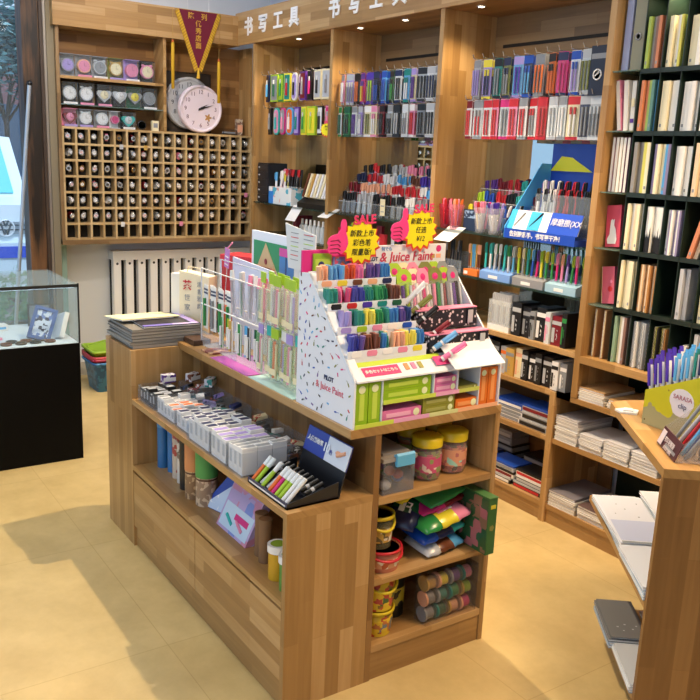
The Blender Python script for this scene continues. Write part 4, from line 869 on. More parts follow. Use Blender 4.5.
for k in range(4):
    y, z = .05+.055*k, .172+.058*k
    t = MB().box(.006, y, z, .285, y+.055, z+.003, CARDE).box(.006, y+.052, z, .285, y+.055, z+.058, CARDE).box(.006, y-.001, z-.01,   .285, y+.001, z+.038, C('#e4ebf4', .4))
    lab = MB()
    for i in range(5): lab.prism([(.02+.054*i, z+.020), (.05+.054*i, z+.020), (.053+.054*i, z+.028), (.05+.054*i, z+.036), (.02+.054*i, z+.036), (.017+.054*i, z+.028)], 'y', y-.0022, y-.001, [C('#eef1f4', .4), K('pink'), C('#eef1f4', .4), K('pink'), K('yellow')][i] if k == 0 else K([['black', 'red', 'violet', 'teal', 'dark green'], ['lilac', 'lime', 'pink', 'white', 'blue'], ['peach', 'yellow', 'brown', 'peach', 'navy']][0 if k == 2 else 1 if k == 1 else 2][i]))
    P.append(('tier', t, [('colour_labels', lab)]))
P.append(('partition', MB().prism([(.05, .172), (.3, .172), (.3, .397), (.255, .397)], 'x', .286, .289, CARDE)))
P.append(('header', MB().box(.17, .296, .397, .545, .303, .47, C('#e3e6ee', .4)), [
    ('logo_text', MB().text('PILOT', .017, (.25, .295, .428), C('#2a3566', .4), bold=.0005)), ('title_text', MB().text('& Juice Paint', .042, (.385, .295, .432), C('#c8405e', .4), shear=.15, bold=.0006)),
    ('blue_caption', MB().text('下書きに　何でも', .014, (.27, .295, .458), C('#3f86d0', .4))), ('pink_dot', MB().lathe((.515, .2955, .455), [(.011, .0005), (.0005, 0)], K('magenta'), 16, 'y')), ('chips', MB().box(.48, .295, .425, .50, .296, .438, K('gold')).box(.505, .295, .425, .525, .296, .438, K('peach')))]))
P.append(('picture_header', MB().box(.0, .296, .387, .17, .303, .462, C('#d12a86', .4)), [('green_card', MB().box(.035, .29, .39, .098, .295, .452, C('#8fb52c', .4)).box(.041, .289, .396, .092, .2905, .436, C('#b7cf4e', .4)).lathe((.062, .288, .418), [(.011, .001), (.0005, 0)], C('#27306a', .4), 16, 'y').lathe((.076, .288, .41), [(.007, .001), (.0005, 0)], C('#c7d9c0', .4), 12, 'y')), ('photo_strip', MB().box(.105, .294, .395, .165, .296, .44, printed('#6f8fc4', '#c4577a', 90, '#d6a07c')))]))
G.put('marker_stand', 'white confetti printed marker display stand with pink lettering on the raised island top', 'marker stand', P, sx0, .002, sz)
MKC = {'violet': '#4448a8', 'purple': '#66509c', 'brown': '#7a4a3c', 'blue': '#4484c8', 'teal': '#359083', 'yellow': '#e6dc5c', 'lilac': '#a596d2', 'green': '#37945f', 'pink': '#ee7db0', 'magenta': '#c95080', 'orange': '#dc6238', 'light blue': '#6fb0e6', 'peach': '#eab190', 'navy': '#2f4480', 'dark green': '#237252'}
def MK(c): return C(MKC[c], .35) if c in MKC else K(c)
def marker_parts(c, cap, r=.0083, L=.074):
    return [('barrel', cached(('mkb', c, L), lambda: MB().tube((0, 0, 0), (0, 0, L*.42), r, K('white'), n=10).tube((0, 0, L*.08), (0, 0, L*.34), r*1.03, MK(c), n=10).mesh('barrel'))),
            ('cap', cached(('mkc', cap, L), lambda: MB().tube((0, 0, L*.42), (0, 0, L), r*1.08, MK(cap), r*1.05, n=12).box(-.0015, -r*1.7, L*.5, .0015, -r*1.0, L*.9, MK(cap)).mesh('cap')))]
MT = [mix(('violet', 2), ('purple', 1), ('brown', 3), ('blue', 1), ('teal', 1), ('peach', 3), ('yellow', 2), ('blue', 2)),
      mix(('lilac', 3), ('teal', 2), ('yellow', 2), ('green', 2), ('teal', 1), ('blue', 2), ('purple', 1), ('navy', 1)),
      mix(('teal', 2), ('pink', 1), ('magenta', 1), ('violet', 3), ('teal', 2), ('green', 2), ('dark green', 1), ('brown', 2)),
      mix(('peach', 2), ('light blue', 3), ('orange', 2), ('pink', 2), ('purple', 3), ('blue', 2))]
tn = ('lowest', 'second', 'third', 'highest')
for k, cols in enumerate(MT):
    y, z = .05+.055*k, .172+.058*k
    gaps = {3: {2: .012, 5: .008}}.get(k, {})
    x = .018
    for i, c in enumerate(cols):
        r = random.Random(k*40+i)
        x_ = .021+.0183*i-(.003 if i % 3 == 2 else -.002 if i % 3 == 0 else 0)
        for q in range(2):
            if q and (i*7+k) % 3 == 0: continue
            G.put('marker', '%s paint marker, %s from left, %s row of %s stand tier' % (c, ORD[i], ('front', 'rear')[q], tn[k]), 'marker', marker_parts(c, c), sx0+x_, .002+y+.013+.022*q, sz+z+.004, rot=(r.uniform(-.12, .02), r.uniform(-.12, .12) if k != 1 or i > 2 else .35-.2*i, r.uniform(-.5, .5)), group='paint markers on the %s tier' % tn[k])
# right half: hanging sets, floral trays, white sheet, loose markers
def slim_pack(c1, c2, c3):
    return [('card', MB().prism([(-.026, 0), (.026, 0), (.026, .155), (.012, .172), (-.012, .172), (-.026, .155)], 'y', 0, .002, K(c1))),
            ('pens', MB().tube((-.012, -.007, .01), (-.012, -.007, .12), .006, K(c2), n=8).tube((.003, -.007, .01), (.003, -.007, .125), .006, K(c3), n=8).tube((.016, -.007, .01), (.016, -.007, .12), .005, K('clear'), n=8)),
            ('sticker', MB().lathe((0, -.0012, .145), [(.011, .001), (.0005, 0)], K('magenta'), 14, 'y')), ('bubble', MB().box(-.024, -.015, .005, .024, -.001, .13, clear('#eef2f4', .06)))]
for i, cc in enumerate((('lime', 'purple', 'lime'), ('cream', 'pink', 'white'), ('pink', 'magenta', 'white'), ('olive', 'pink', 'green'), ('lime', 'dark red', 'grey'), ('grey', 'purple', 'black'))):
    for q in range(2):
        G.put('marker_set', '%s carded set, %s pen, %s from left in %s row of stand' % (cc[0], cc[1], ORD[i], ('front', 'rear')[q]), 'pen set', slim_pack(*cc), sx0+.315+.041*i, .185+.05*q, sz+.238+.012*q, rot=(-.25, 0, .12*((i % 3)-1)), group='carded pen sets in the stand')
FL = None
def floral():
    m, N, L, p = new_mat('floral_black')
    tc = N.new('ShaderNodeTexCoord'); v = N.new('ShaderNodeTexVoronoi'); v.inputs['Scale'].default_value = 75
    L.new(tc.outputs['Object'], v.inputs['Vector'])
    rp = N.new('ShaderNodeValToRGB'); e = rp.color_ramp.elements; e[0].position = .0; e[0].color = lin('#e9dfe2'); e[1].position = .36; e[1].color = lin('#1d1a22')
    k = rp.color_ramp.elements.new(.3); k.color = lin('#d8c9d0'); rp.color_ramp.interpolation = 'LINEAR'
    L.new(v.outputs['Distance'], rp.inputs[0]); L.new(rp.outputs[0], p.inputs['Base Color']); p.inputs['Roughness'].default_value = .4
    return m
FL = floral()
for i in range(2):
    G.put('floral_tray', 'black tray printed with white flowers, %s one on the stand' % ('upper', 'lower')[i], 'tray', [('tray', MB().prism([(0, 0), (.045, 0), (.045, .056), (.004, .056)], 'x', 0, .235, FL)), ('pink_rim', MB().box(-.001, .003, .056, .236, .046, .059, K('pink'))), ('tag', MB().box(.195, -.004, .01, .215, -.002, .05, K('silver')))], sx0+.30, .115-.062*i, sz+.235-.062*i, group='flower printed trays on the stand')
G.put('white_sheet', 'plain white card lying on the sloping front of the stand at right', 'card', MB().prism([(-.018, .124), (.062, .181), (.062, .183), (-.018, .126)], 'x', 0, .20, C('#e9edf2', .5)), sx0+.335, -.008, sz+.018)
for i, (c, x, y, z, a) in enumerate((('white', .29, .19, .33, .7), ('olive', .29, .165, .30, .8), ('black', .295, .14, .27, .8), ('dark red', .305, .10, .235, .9), ('light blue', .31, .07, .21, .9), ('pink', .32, .04, .185, .95))):
    G.put('marker', '%s marker lying diagonally across the middle divider of the stand' % c, 'marker', marker_parts(c, c, L=.086), sx0+x, y-.02, sz+z-.02, rot=(.3, a, .0), group='loose markers on the stand divider')
G.put('heart_sticker', 'pink rounded sticker on the sloping front below the floral trays', 'sticker', MB().prism([(.008, .152), (.034, .171), (.034, .1722), (.008, .1532)], 'x', 0, .05, C('#e0408a', .4)), sx0+.295, .002, sz)
def set_box(w_, d, h, c, up=False):
    c2 = {'lime': '#c2dd55', 'pink': '#f0b3d2', 'olive': '#a8a860', 'orange': '#f0a060'}[c]
    mb = MB().box(-.0, 0, 0, w_, d, h, C({'lime': '#93bd20', 'pink': '#d977b0', 'olive': '#8f9038', 'orange': '#e0762a'}[c], .35))
    lb = MB()
    if up: lb.box(w_*.3, -.001, h*.12, w_*.7, 0, h*.75, C(c2, .4)).lathe((w_*.5, -.0005, h*.86), [(w_*.28, 0), (.0005, -.0008)], C('#e6efc4', .4), 14, 'y')
    else: lb.box(w_*.1, -.001, h*.3, w_*.72, 0, h*.7, C(c2, .4)).lathe((w_*.87, -.0005, h*.5), [(h*.38, 0), (.0005, -.0008)], C('#e6efc4', .4), 14, 'y')
    return [('box', mb), ('front_label', lb)]
for i, (c, x, z, w_, h, up, lab) in enumerate((('lime', .010, .007, .041, .12, 1, 'upright lime green box at the left end of the stand base'), ('lime', .054, .007, .041, .12, 1, 'upright lime green box second from left in the stand base'),
    ('lime', .104, .069, .17, .028, 0, 'flat lime green box, lower one on the upper stand shelf'), ('lime', .104, .098, .17, .028, 0, 'flat lime green box, upper one on the upper stand shelf'),
    ('pink', .288, .069, .083, .025, 0, 'flat pink box lower in the middle upper compartment'), ('pink', .289, .095, .083, .02, 0, 'flat pink box upper in the middle upper compartment'), ('olive', .382, .069, .076, .008, 0, 'thin olive tray in the upper right compartment'),
    ('pink', .104, .007, .14, .03, 0, 'flat pink box in the lower left compartment of the stand'), ('olive', .25, .007, .12, .024, 0, 'flat olive box, lower one in the middle lower compartment'), ('olive', .25, .032, .12, .024, 0, 'flat olive box, upper one in the middle lower compartment'),
    ('orange', .376, .007, .082, .03, 0, 'flat orange box in the lower right compartment'), ('orange', .466, .007, .035, .118, 1, 'upright orange box left one at the right end of the stand'), ('orange', .504, .007, .035, .118, 1, 'upright orange box at the far right end of the stand'))):
    G.put('colour_set_box', lab, 'box', set_box(w_, .16, h, c, up), sx0+x, .008, sz+z, group='colour set boxes in the stand base')
burst(.165, ('新款上市', '彩色笔', '限量版!'), 'left yellow starburst sale sign with pink thumb above the stand', G, .395, .28, 1.30)
burst(.16, ('新款上市', '任选', '¥12'), 'right yellow starburst sale sign with pink thumb above the stand', G, .625, .285, 1.335)
for x, nm in ((.375, 'left'), (.625, 'right')):
    G.put('sign_clip', 'thin clear stem holding up the %s starburst sign' % nm, 'clip', MB().box(-.004, 0, 0, .004, .002, .11, clear('#dfe6ea', .3)), x, .289 if nm == 'right' else .284, 1.21 if nm == 'left' else 1.25)

# ---- along the left side of the raised top (GL: x right, y away from the left aisle)
GL = Frame(3.3, -1.047, 0, PI)
ZB = .8155
GL.put('counter_mat', 'magenta glossy mat at the edge of the raised island top', 'mat', MB().box(0, 0, 0, .29, .15, .0015, C('#c25fb8', .25)), .575, .2, ZB)
GL.put('counter_mat', 'pale turquoise glossy mat beside the marker stand', 'mat', MB().box(0, 0, 0, .30, .15, .0015, C('#bfe3df', .25)), .875, .2, ZB)
def hang_pack(c1, c2, c3, w_=.04, h=.17):
    return [('header', MB().box(-w_/2, 0, h*.8, w_/2, .003, h, K(c1))), ('sleeve', MB().box(-w_/2, -.006, 0, w_/2, .008, h*.8, clear('#e9f3df', .16))), ('pen', MB().tube((-.004, .001, .006), (0, .001, h*.75), .005, K(c2), n=8).tube((.008, .001, .006), (.010, .001, h*.7), .004, K(c3), n=8)), ('print', MB().box(-w_/2+.002, -.0068, h*.1, w_/2-.002, -.0062, h*.22, K('cream')))]
for row, (z0, n, xs) in enumerate(((ZB+.19, 5, .925), (ZB+.02, 6, .915))):
    for i in range(n):
        for q in range(2):
            cc = (('lime', 'cream', 'pink'), ('lime', 'white', 'lilac'), ('lime', 'pink', 'white'))[(i+row) % 3] if row == 0 else ((('lilac', 'pink', 'white'), ('turquoise', 'white', 'turquoise'), ('lime', 'orange', 'cream'), ('white', 'lilac', 'lime'))[i % 4])
            GL.put('pen_pack', 'clear sleeve pen pack with %s top, %s from left, %s %s row beside the stand' % (cc[0], ORD[i], ('front', 'rear')[q], ('upper', 'lower')[row]), 'pen pack', hang_pack(*cc), xs+.047*i, .225+.03*q+.008*(i % 2), z0, rz=.1*((i % 3)-1), group='clear sleeve packs beside the stand')
RK = C('#d9dde2', .25, .5)
rk = [('frame', MB().path([(0, 0, 0), (0, 0, .30)], .003, RK).path([(.56, 0, 0), (.56, 0, .30)], .004, RK).path([(0, .08, 0), (0, .08, .33)], .004, RK).path([(.56, .08, 0), (.56, .08, .33)], .004, RK)),
      ('upper_rail', MB().path([(0, 0, .30), (.56, -.01, .30)], .0022, WHITE).path([(0, .08, .33), (.56, .08, .33)], .0022, RK)), ('lower_rail', MB().path([(0, 0, .165), (.56, -.01, .165)], .003, WHITE).path([(0, .08, .165), (.56, .08, .165)], .003, RK)), ('clear_tray', MB().box(.0, .0, .0, .6, .08, .004, clear('#dfe6ee', .3)).box(.0, -.0, .0, .3, .002, .06, clear('#dfe6ee', .2)))]
GL.put('wire_rack', 'white wire pen rack along the left side of the raised island top', 'rack', rk, .375, .255, ZB)
for i in range(7):
    c = ['green', 'navy', 'grey', 'black', 'green', 'orange', 'green'][i]
    GL.put('pen_card', 'white carded pen with navy stripes and %s pen, %s from left on the wire rack' % (c, ORD[i]), 'pen pack', [('card', MB().box(-.02, 0, 0, .02, .002, .17, WHITE)), ('stripes', MB().box(-.02, -.001, .135, .02, 0, .142, K('navy')).box(-.02, -.001, .148, .02, 0, .155, K('navy'))), ('pen', MB().tube((0, -.006, .012), (0, -.006, .118), .006, K(c), n=8))], .40+.033*i, .262+.012*(i % 2), ZB+.07, rz=.08*(i % 3-1), group='striped pen cards on the wire rack')
for i in range(9):
    c = ['clear', 'white', 'silver', 'clear', 'pink', 'white', 'pink', 'magenta', 'pink'][i]
    GL.put('pen_tube', 'translucent pen tube with %s top, %s from left on the upper rack rail' % (c, ORD[i]), 'pen', [('tube', MB().tube((0, 0, 0), (0, 0, .125), .009, clear('#dfe3ec', .35), n=10)), ('top', MB().tube((0, 0, .125), (0, 0, .16), .010, K(c), .007, n=10)), ('refill', MB().tube((0, 0, .01), (0, 0, .12), .003, K(['grey', 'black', 'green', 'pink'][i % 4]), n=6))], .64+.031*i, .262+.014*(i % 2), ZB+.165, rot=(0, .12*((i*3) % 5-2)*.5, 0), group='translucent pen tubes on the rack')
for i in range(9):
    c = ['green', 'lime', 'gold', 'white', 'green', 'light blue', 'black', 'dark green', 'green'][i]
    GL.put('pen_card', '%s small carded pen hanging on the lower rack rail, %s from left' % (c, ORD[i]), 'pen pack', [('card', MB().box(-.015, 0, 0, .015, .002, .11, K(c))), ('pen', MB().tube((0, -.005, .01), (0, -.005, .08), .005, K('white'), n=8)), ('white_edge', MB().box(.009, -.001, 0, .015, 0, .11, WHITE))], .62+.035*i, .225+.01*(i % 2), ZB+.045, rz=.1*(i % 3-1), group='small cards on the lower rack rail')
# boards behind
GL.put('backing_board', 'pale lilac blue acrylic board standing behind the wire rack', 'board', [('board', MB().prism([(0, 0), (.33, 0), (.33, .32), (0, .335)], 'y', 0, .006, C('#ccd6ee', .3))), ('foot', MB().box(.05, .006, 0, .3, .06, .01, C('#ccd6ee', .3)))], .345, .40, ZB)
ps = [('board', MB().box(0, 0, 0, .42, .012, .44, C('#dfe8f4', .4))), ('purple_ledge', MB().prism([(-.05, .22), (0, .24), (0, .29), (-.05, .25)], 'x', 0, .42, C('#c267b4', .35))), ('picture', MB().box(.02, -.002, .285, .40, 0, .405, C('#2f8f5c', .4)).prism([(.04, .285), (.12, .40), (.22, .285)], 'y', -.004, -.002, C('#c9b184', .5)).box(.23, -.004, .285, .40, -.002, .37, C('#3f7fb8', .4)).box(.23, -.005, .365, .40, -.003, .395, C('#c84a9a', .4)).box(.275, -.005, .285, .285, -.003, .365, C('#24507a', .4)).box(.34, -.005, .285, .35, -.003, .365, C('#24507a', .4))),
      ('fair_print', MB().box(.03, -.006, .286, .19, -.004, .31, printed('#b0653e', '#d9a070', 130)).lathe((.125, -.006, .33), [(.012, .001), (.0005, 0)], K('dark red'), 12, 'y').box(.085, -.0065, .30, .165, -.005, .308, K('black')))]
GL.put('poster_board', 'upright display board with a green, pink and blue fairground picture and purple ledge', 'poster', ps, .36, .475, ZB)
GL.put('price_tag', 'pink and purple hanging price tag at the left of the fairground board', 'price tag', [('stem', MB().box(-.002, .003, -.30, .002, .005, 0, clear('#dfe6ea', .3))), ('tag', MB().box(-.02, 0, 0, .02, .002, .075, C('#c07fc4', .4))), ('lines', MB().box(-.015, -.001, .01, .015, 0, .014, WHITE).box(-.015, -.001, .025, .015, 0, .029, WHITE).box(-.015, -.001, .04, .015, 0, .044, WHITE)), ('string', MB().path([(0, 0, .075), (.03, .004, .105)], .003, K('pink')))], .39, .35, ZB+.30, rot=(0, .15, 0))
lf_ = [('sheet', MB().prism([(.015, 0), (.19, -.0), (.19, .125), (-.01, .15)], 'y', 0, .003, C('#d4dadd', .5))), ('lines', MB())]
for i in range(7):
    for j in range(2): lf_[1][1].box(.03+.085*j, -.001, .12-.015*i, .03+.085*j+.05+.01*((i*3+j) % 3), 0, .1225-.015*i, K(['grey', 'red', 'grey', 'lime'][(i+j) % 4]))
lf_.append(('leg', MB().box(.05, .003, -.38+.05, .14, .006, .02, C('#d4dadd', .5))))
GL.put('leaflet', 'pale grey printed leaflet standing folded behind the lime packs', 'leaflet', lf_, .80, .38, ZB+.355)
# paper bag and red box
bg_ = MB().prism([(0, 0), (.145, 0), (.145, .235), (0, .25)], 'y', 0, .06, C('#e6dcbf', .6))
GL.put('paper_bag', 'cream paper bag with red seal and brush characters at the far end of the top', 'bag', [('bag', bg_), ('gusset', MB().box(-.045, .005, 0, 0, .058, .235, C('#e9e6e0', .5))), ('red_seal', MB().text('茶', .045, (.04, -.001, .19), K('red'), bold=.001)), ('characters', MB().text('世', .03, (.04, -.001, .14), K('grey')).text('家', .03, (.04, -.001, .10), K('grey')).text('清', .024, (.10, -.001, .20), K('grey')).text('香', .024, (.10, -.001, .17), K('grey')).text('雅', .024, (.10, -.001, .14), K('grey')).text('韵', .024, (.10, -.001, .11), K('grey'))), ('handles', MB().path([(.03, .01, .24), (.04, .01, .27), (.10, .01, .265), (.11, .01, .235)], .002, K('cream')))], .085, .285, ZB, rz=.55)
GL.put('gift_box', 'bright red gift box standing behind the cream paper bag', 'box', [('box', MB().box(0, 0, 0, .15, .11, .27, C('#b02530', .35))), ('lid', MB().box(-.003, -.003, .27, .153, .113, .325, C('#c02a35', .35)))], .185, .425, ZB, rz=.45)
GL.put('clear_case', 'small blue tinted clear case beside the paper bag', 'case', MB().box(0, 0, 0, .07, .05, .05, clear('#b9cfe6', .35)).box(.005, .005, .003, .065, .045, .02, K('cream')), .12, .36, ZB)
# stack of notebooks on the end box
def notebook(w_, d, h, cover, pages='#e4e2dc', spiral=False):
    P = [('pages', MB().box(.002, .002, .0015, w_-.002, d-.002, h-.0015, C(pages, .7))), ('cover', MB().box(0, 0, h-.0015, w_, d, h, cover).box(0, 0, 0, w_, d, .0015, cover).box(w_-.0015, 0, 0, w_, d, h, cover))]
    if spiral: P.append(('spiral', MB().path([(w_, y_, h/2) for y_ in (0, d)], h*.5, K('silver'))))
    return P
zz = .8005; R = random.Random(2)
hs = [.014, .012, .012, .010, .012, .010]
for i, h in enumerate(hs):
    G.put('notebook', 'grey edged hardback notebook in the pile at the far island end, %s from bottom' % ORD[i], 'notebook', notebook(.285, .27, h, C(['#7d7a75', '#8b8880', '#5f5c5a', '#908a80', '#55504c', '#7f7a70'][i], .5), '#9a968e'), .008+R.uniform(-.006, .006), 1.215+R.uniform(-.004, .006), zz, rz=R.uniform(-.02, .02), group='notebooks piled on the island end')
    zz += h+.0008
G.put('notebook', 'black notebook with purple border on top of the island notebook pile', 'notebook', notebook(.23, .25, .008, C('#26222a', .35)) + [('purple_border', MB().box(.003, .003, .008, .227, .03, .0088, C('#7f74c4', .4)).box(.2, .03, .008, .227, .247, .0088, C('#a292cf', .4)).box(.12, .003, .0088, .225, .025, .0095, C('#cdb9e4', .4)))], .06, 1.225, zz, rz=-.04)
G.put('notebook', 'pale yellow open notebook cover lying tilted over the top of the pile', 'notebook', [('cover', MB().box(0, 0, 0, .25, .17, .003, C('#ece6b4', .6))), ('pages', MB().box(.002, .002, -.004, .223, .148, 0, C('#e9ecec', .6)))], .012, 1.33, zz+.018, rot=(-.08, .02, .10))
G.put('receipt_book', 'small printed booklet lying flat on the raised top by the bag', 'booklet', MB().box(0, 0, 0, .10, .08, .006, printed('#7a3f3a', '#c9a27c', 40)).box(.09, .0, .006, .1, .08, .0075, K('cream')), .215, .96, ZB)
G.put('wooden_block', 'dark brown flat block at the far end of the raised top', 'block', MB().box(0, 0, 0, .07, .12, .02, C('#4a3424', .5)), .22, 1.12, ZB)

# ---- lower shelf: clear organizers (G frame)
ZS = .6105
OCL = clear('#e4eaf2', .06)
def organizer(w_, d, h): return MB().box(0, 0, 0, .002, d, h, OCL).box(w_-.002, 0, 0, w_, d, h, OCL).box(.002, 0, 0, w_-.002, .002, h, OCL).box(.002, d-.002, 0, w_-.002, d, h, OCL).box(.002, .002, 0, w_-.002, d-.002, .002, OCL)
bins = [(.02, 1.02, .12, .17, .06), (.02, .84, .13, .17, .06), (.02, .70, .13, .13, .06), (.006, .52, .165, .17, .075), (.006, .395, .165, .12, .075), (.006, .285, .165, .105, .075)]
nb = ['far', 'second', 'third', 'fourth', 'fifth', 'nearest']
small = {0: ('black', 'silver'), 1: ('white', 'orange'), 2: ('white', 'navy'), 3: ('white', 'navy'), 4: ('white', 'lilac'), 5: ('white', 'grey')}
for b, (x, y, w_, d, h) in enumerate(bins):
    G.put('clear_organizer', 'clear plastic organizer box on the lower shelf, %s from the far end' % ORD[b], 'organizer', organizer(w_, d, h), x, y, ZS, group='clear organizers on the lower shelf')
    nx, ny = (3, 5) if b in (0, 1) else (4, 4) if b == 3 else (3, 3)
    sw, sd = (w_-.012)/nx, (d-.012)/ny
    for i in range(nx):
        for j in range(ny):
            r = random.Random(b*100+i*10+j)
            c1, c2 = small[b]
            if b == 1: c2 = 'orange' if j < 2 else 'grey'
            hh = h*(.8 if b < 3 else 1.02)+r.uniform(-.006, .012)
            me = [('case', MB().box(.001, .001, 0, sw-.001, sd-.001, hh, K(c1, .3))), ('label', MB().box(.003, sd*.2, hh, sw-.003, sd*.75, hh+.0008, K(c2)).box(.0, sd*.3, hh*.3, .001, sd*.7, hh*.8, K('silver')))]
            G.put('lead_case', '%s case, %s label, row %s column %s of %s clear organizer' % (c1, c2, ['one', 'two', 'three', 'four'][i], ['one', 'two', 'three', 'four', 'five'][j], nb[b]), 'eraser case', me, x+.006+i*sw, y+.006+j*sd, ZS+.003, group='small cases in the clear organizers')
misc = [(.17, 1.04, .10, .12), (.16, .88, .11, .13), (.16, .73, .11, .13), (.185, .58, .09, .12), (.185, .44, .09, .12), (.185, .33, .09, .10)]
for b, (x, y, w_, d) in enumerate(misc):
    G.put('clear_organizer', 'clear plastic organizer in the back row of the lower shelf, %s from far end' % ORD[b], 'organizer', organizer(w_, d, .065), x, y, ZS, group='back row organizers on the lower shelf')
    for k in range(7):
        r = random.Random(b*9+k); c = r.choice(['dark red', 'black', 'navy', 'white', 'brown', 'grey', 'teal', 'lilac', 'cream', 'black', 'silver'])
        sz_ = (r.uniform(.03, .05), r.uniform(.018, .028), .012)
        G.put('eraser_pack', '%s wrapped eraser, %s in the %s back organizer of the lower shelf' % (c, ORD[k], nb[b]), 'eraser', [('eraser', MB().box(0, 0, 0, sz_[0], sz_[1], sz_[2], K(c))), ('sleeve', MB().box(-.0005, -.0005, -.0005, sz_[0]*.6, sz_[1]+.0005, sz_[2]+.0005, printed(COLN[c], r.choice(['#e8e8e8', '#2a3a7a', '#c04030']), 90)))], x+.008+(w_-.06)*(k % 2), y+.01+(d-.04)*(k//2)/3.2, ZS+.006+.014*(k % 4), rot=(r.uniform(-.3, .3), r.uniform(-.3, .3), r.uniform(-.4, .4)), group='wrapped erasers in the back organizers')
# spare cartons at far back
for i, (c, x, y) in enumerate((('purple', .10, 1.13), ('brown', .2, 1.10), ('teal', .24, 1.0))):
    G.put('small_carton', '%s printed small carton at the far end of the lower shelf' % c, 'carton', MB().box(0, 0, 0, .05, .03, .03, printed(COLN[c], '#d8d8e0', 70)).box(.0, -.001, .005, .05, 0, .02, K('white')), x, y, ZS+.068, rot=(.0, .0, .4*i), group='small cartons at the far shelf end')
# black marker tray with blue header card
tray = [('tray', MB().box(0, 0, 0, .165, .232, .006, C('#17191f', .3)).prism([(0, 0), (.165, 0), (.165, .05), (0, .016)], 'y', 0, .003, C('#17191f', .3)).prism([(0, 0), (.165, 0), (.165, .05), (0, .016)], 'y', .229, .232, C('#17191f', .3)).box(.0, .003, 0, .003, .229, .018, C('#1f2a55', .35)).box(-.0008, .01, .006, 0, .222, .011, WHITE)),
        ('step', MB().box(.07, .003, .006, .12, .229, .018, C('#20242c', .3))),
        ('back_wall', MB().prism([(.165, 0), (.169, 0), (.190, .075), (.186, .075)], 'y', 0, .232, C('#17191f', .3))),
        ('header_card', MB().prism([(.186, .075), (.190, .075), (.212, .145), (.208, .145)], 'y', 0, .232, C('#2b3f9e', .35)), [('white_half', MB().prism([(.1845, .076), (.188, .076), (.210, .144), (.206, .144)], 'y', 0, .115, C('#d6dde8', .4))), ('card_text', MB().text('10', .035, (.193, .112, .111), C('#e9eef8', .4), face=-PI/2, tilt=.3, bold=.001).text('色', .016, (.192, .088, .104), C('#2b3f9e', .4), face=-PI/2, tilt=.3).text('人体彩绘笔', .017, (.194, .175, .115), WHITE, face=-PI/2, tilt=.3, bold=.0004)), ('hand_picture', MB().ball((.196, .05, .108), .02, K('peach'), 10, (.15, 1, .6)).tube((.193, .055, .105), (.198, .02, .122), .006, K('peach'), n=7))])]
G.put('marker_tray', 'black marker tray with a blue and white header card at the near shelf corner', 'marker tray', tray, .012, .022, ZS)
mc = ['orange', 'lime', 'silver', 'lime', 'silver', 'orange', 'magenta', 'lime', 'lime', 'white', 'white']
for i, c in enumerate(mc):
    short = c == 'silver'
    G.put('marker', '%s barrel body paint marker with white cap, %s from left in the black tray' % (c, ORD[i]), 'marker', [('barrel', cached(('bp', c), lambda: MB().tube((0, 0, 0), (0, 0, .055), .0062, K(c), n=10).mesh('barrel'))), ('cap', cached('bpc', lambda: MB().tube((0, 0, .055), (0, 0, .085), .007, C('#dfe6ea', .3), .0062, n=10).mesh('cap')))], .022+(.006 if short else 0), .238-.0195*i, ZS+.012-(.0 if not short else .0), rot=(.22, .62 if not short else .8, 0), group='body paint markers in the black tray')
for i in range(8):
    G.put('marker', 'black marker lying in the rear of the black tray, %s from left' % ORD[i], 'marker', [('barrel', cached('bkm', lambda: MB().tube((0, 0, 0), (0, 0, .06), .007, BLACK, n=8).tube((0, 0, .02), (0, 0, .03), .0073, K('silver'), n=8).mesh('barrel')))], .085, .232-.026*i, ZS+.022, rot=(.1, 1.15, 0), group='black markers in the tray')

# ---- open compartment under the shelf (z .34)
ZC = .3405
def cyl_thing(name, label, cat, x, y, r, h, body, top, mid=None, **k):
    q = .5 if mid else .86
    P = [('tube', MB().lathe((0, 0, 0), [(r, 0), (r, h*q)], body, 18)), ('lid', MB().lathe((0, 0, h*q), [(r*1.04, 0), (r*1.04, h*(1-q))], top, 18))]
    if mid: P.append(('band', MB().lathe((0, 0, h*.45), [(r*1.01, 0), (r*1.01, h*.03)], mid, 18)))
    G.put(name, label, cat, P, x, y, ZC, **k)
PT = printed
cyl_thing('pencil_tube', 'tall blue pencil tube, leftmost under the lower shelf', 'pencil tube', .10, 1.14, .022, .19, C('#2f6fa8', .4), C('#4f8fc0', .4))
cyl_thing('pencil_tube', 'second tall blue pencil tube beside the leftmost one', 'pencil tube', .115, 1.075, .022, .20, C('#3c78b4', .4), C('#2f6fa8', .4))
cyl_thing('pencil_tube', 'red and white printed pencil tube under the lower shelf', 'pencil tube', .11, 1.01, .024, .20, PT('#c8b9a8', '#a8433c', 60), K('white'))
cyl_thing('pencil_tube', 'white printed pencil tube with red edge next to the black tube', 'pencil tube', .105, .955, .023, .19, PT('#d6cfc4', '#7a6a5c', 60), K('dark red'))
cyl_thing('pencil_tube', 'black pencil tube under the lower shelf', 'pencil tube', .095, .895, .027, .20, C('#191b1c', .3), C('#191b1c', .3))
cyl_thing('pencil_tube', 'orange topped brown printed canister under the lower shelf', 'canister', .085, .81, .032, .21, PT('#8a6a4c', '#c9a981', 60), C('#d08a56', .4), C('#5a3420', .5))
cyl_thing('pencil_tube', 'green topped brown printed canister under the lower shelf', 'canister', .10, .735, .038, .21, PT('#9a7f68', '#d0b79a', 60), C('#4e9a4c', .4), C('#5a3420', .5))
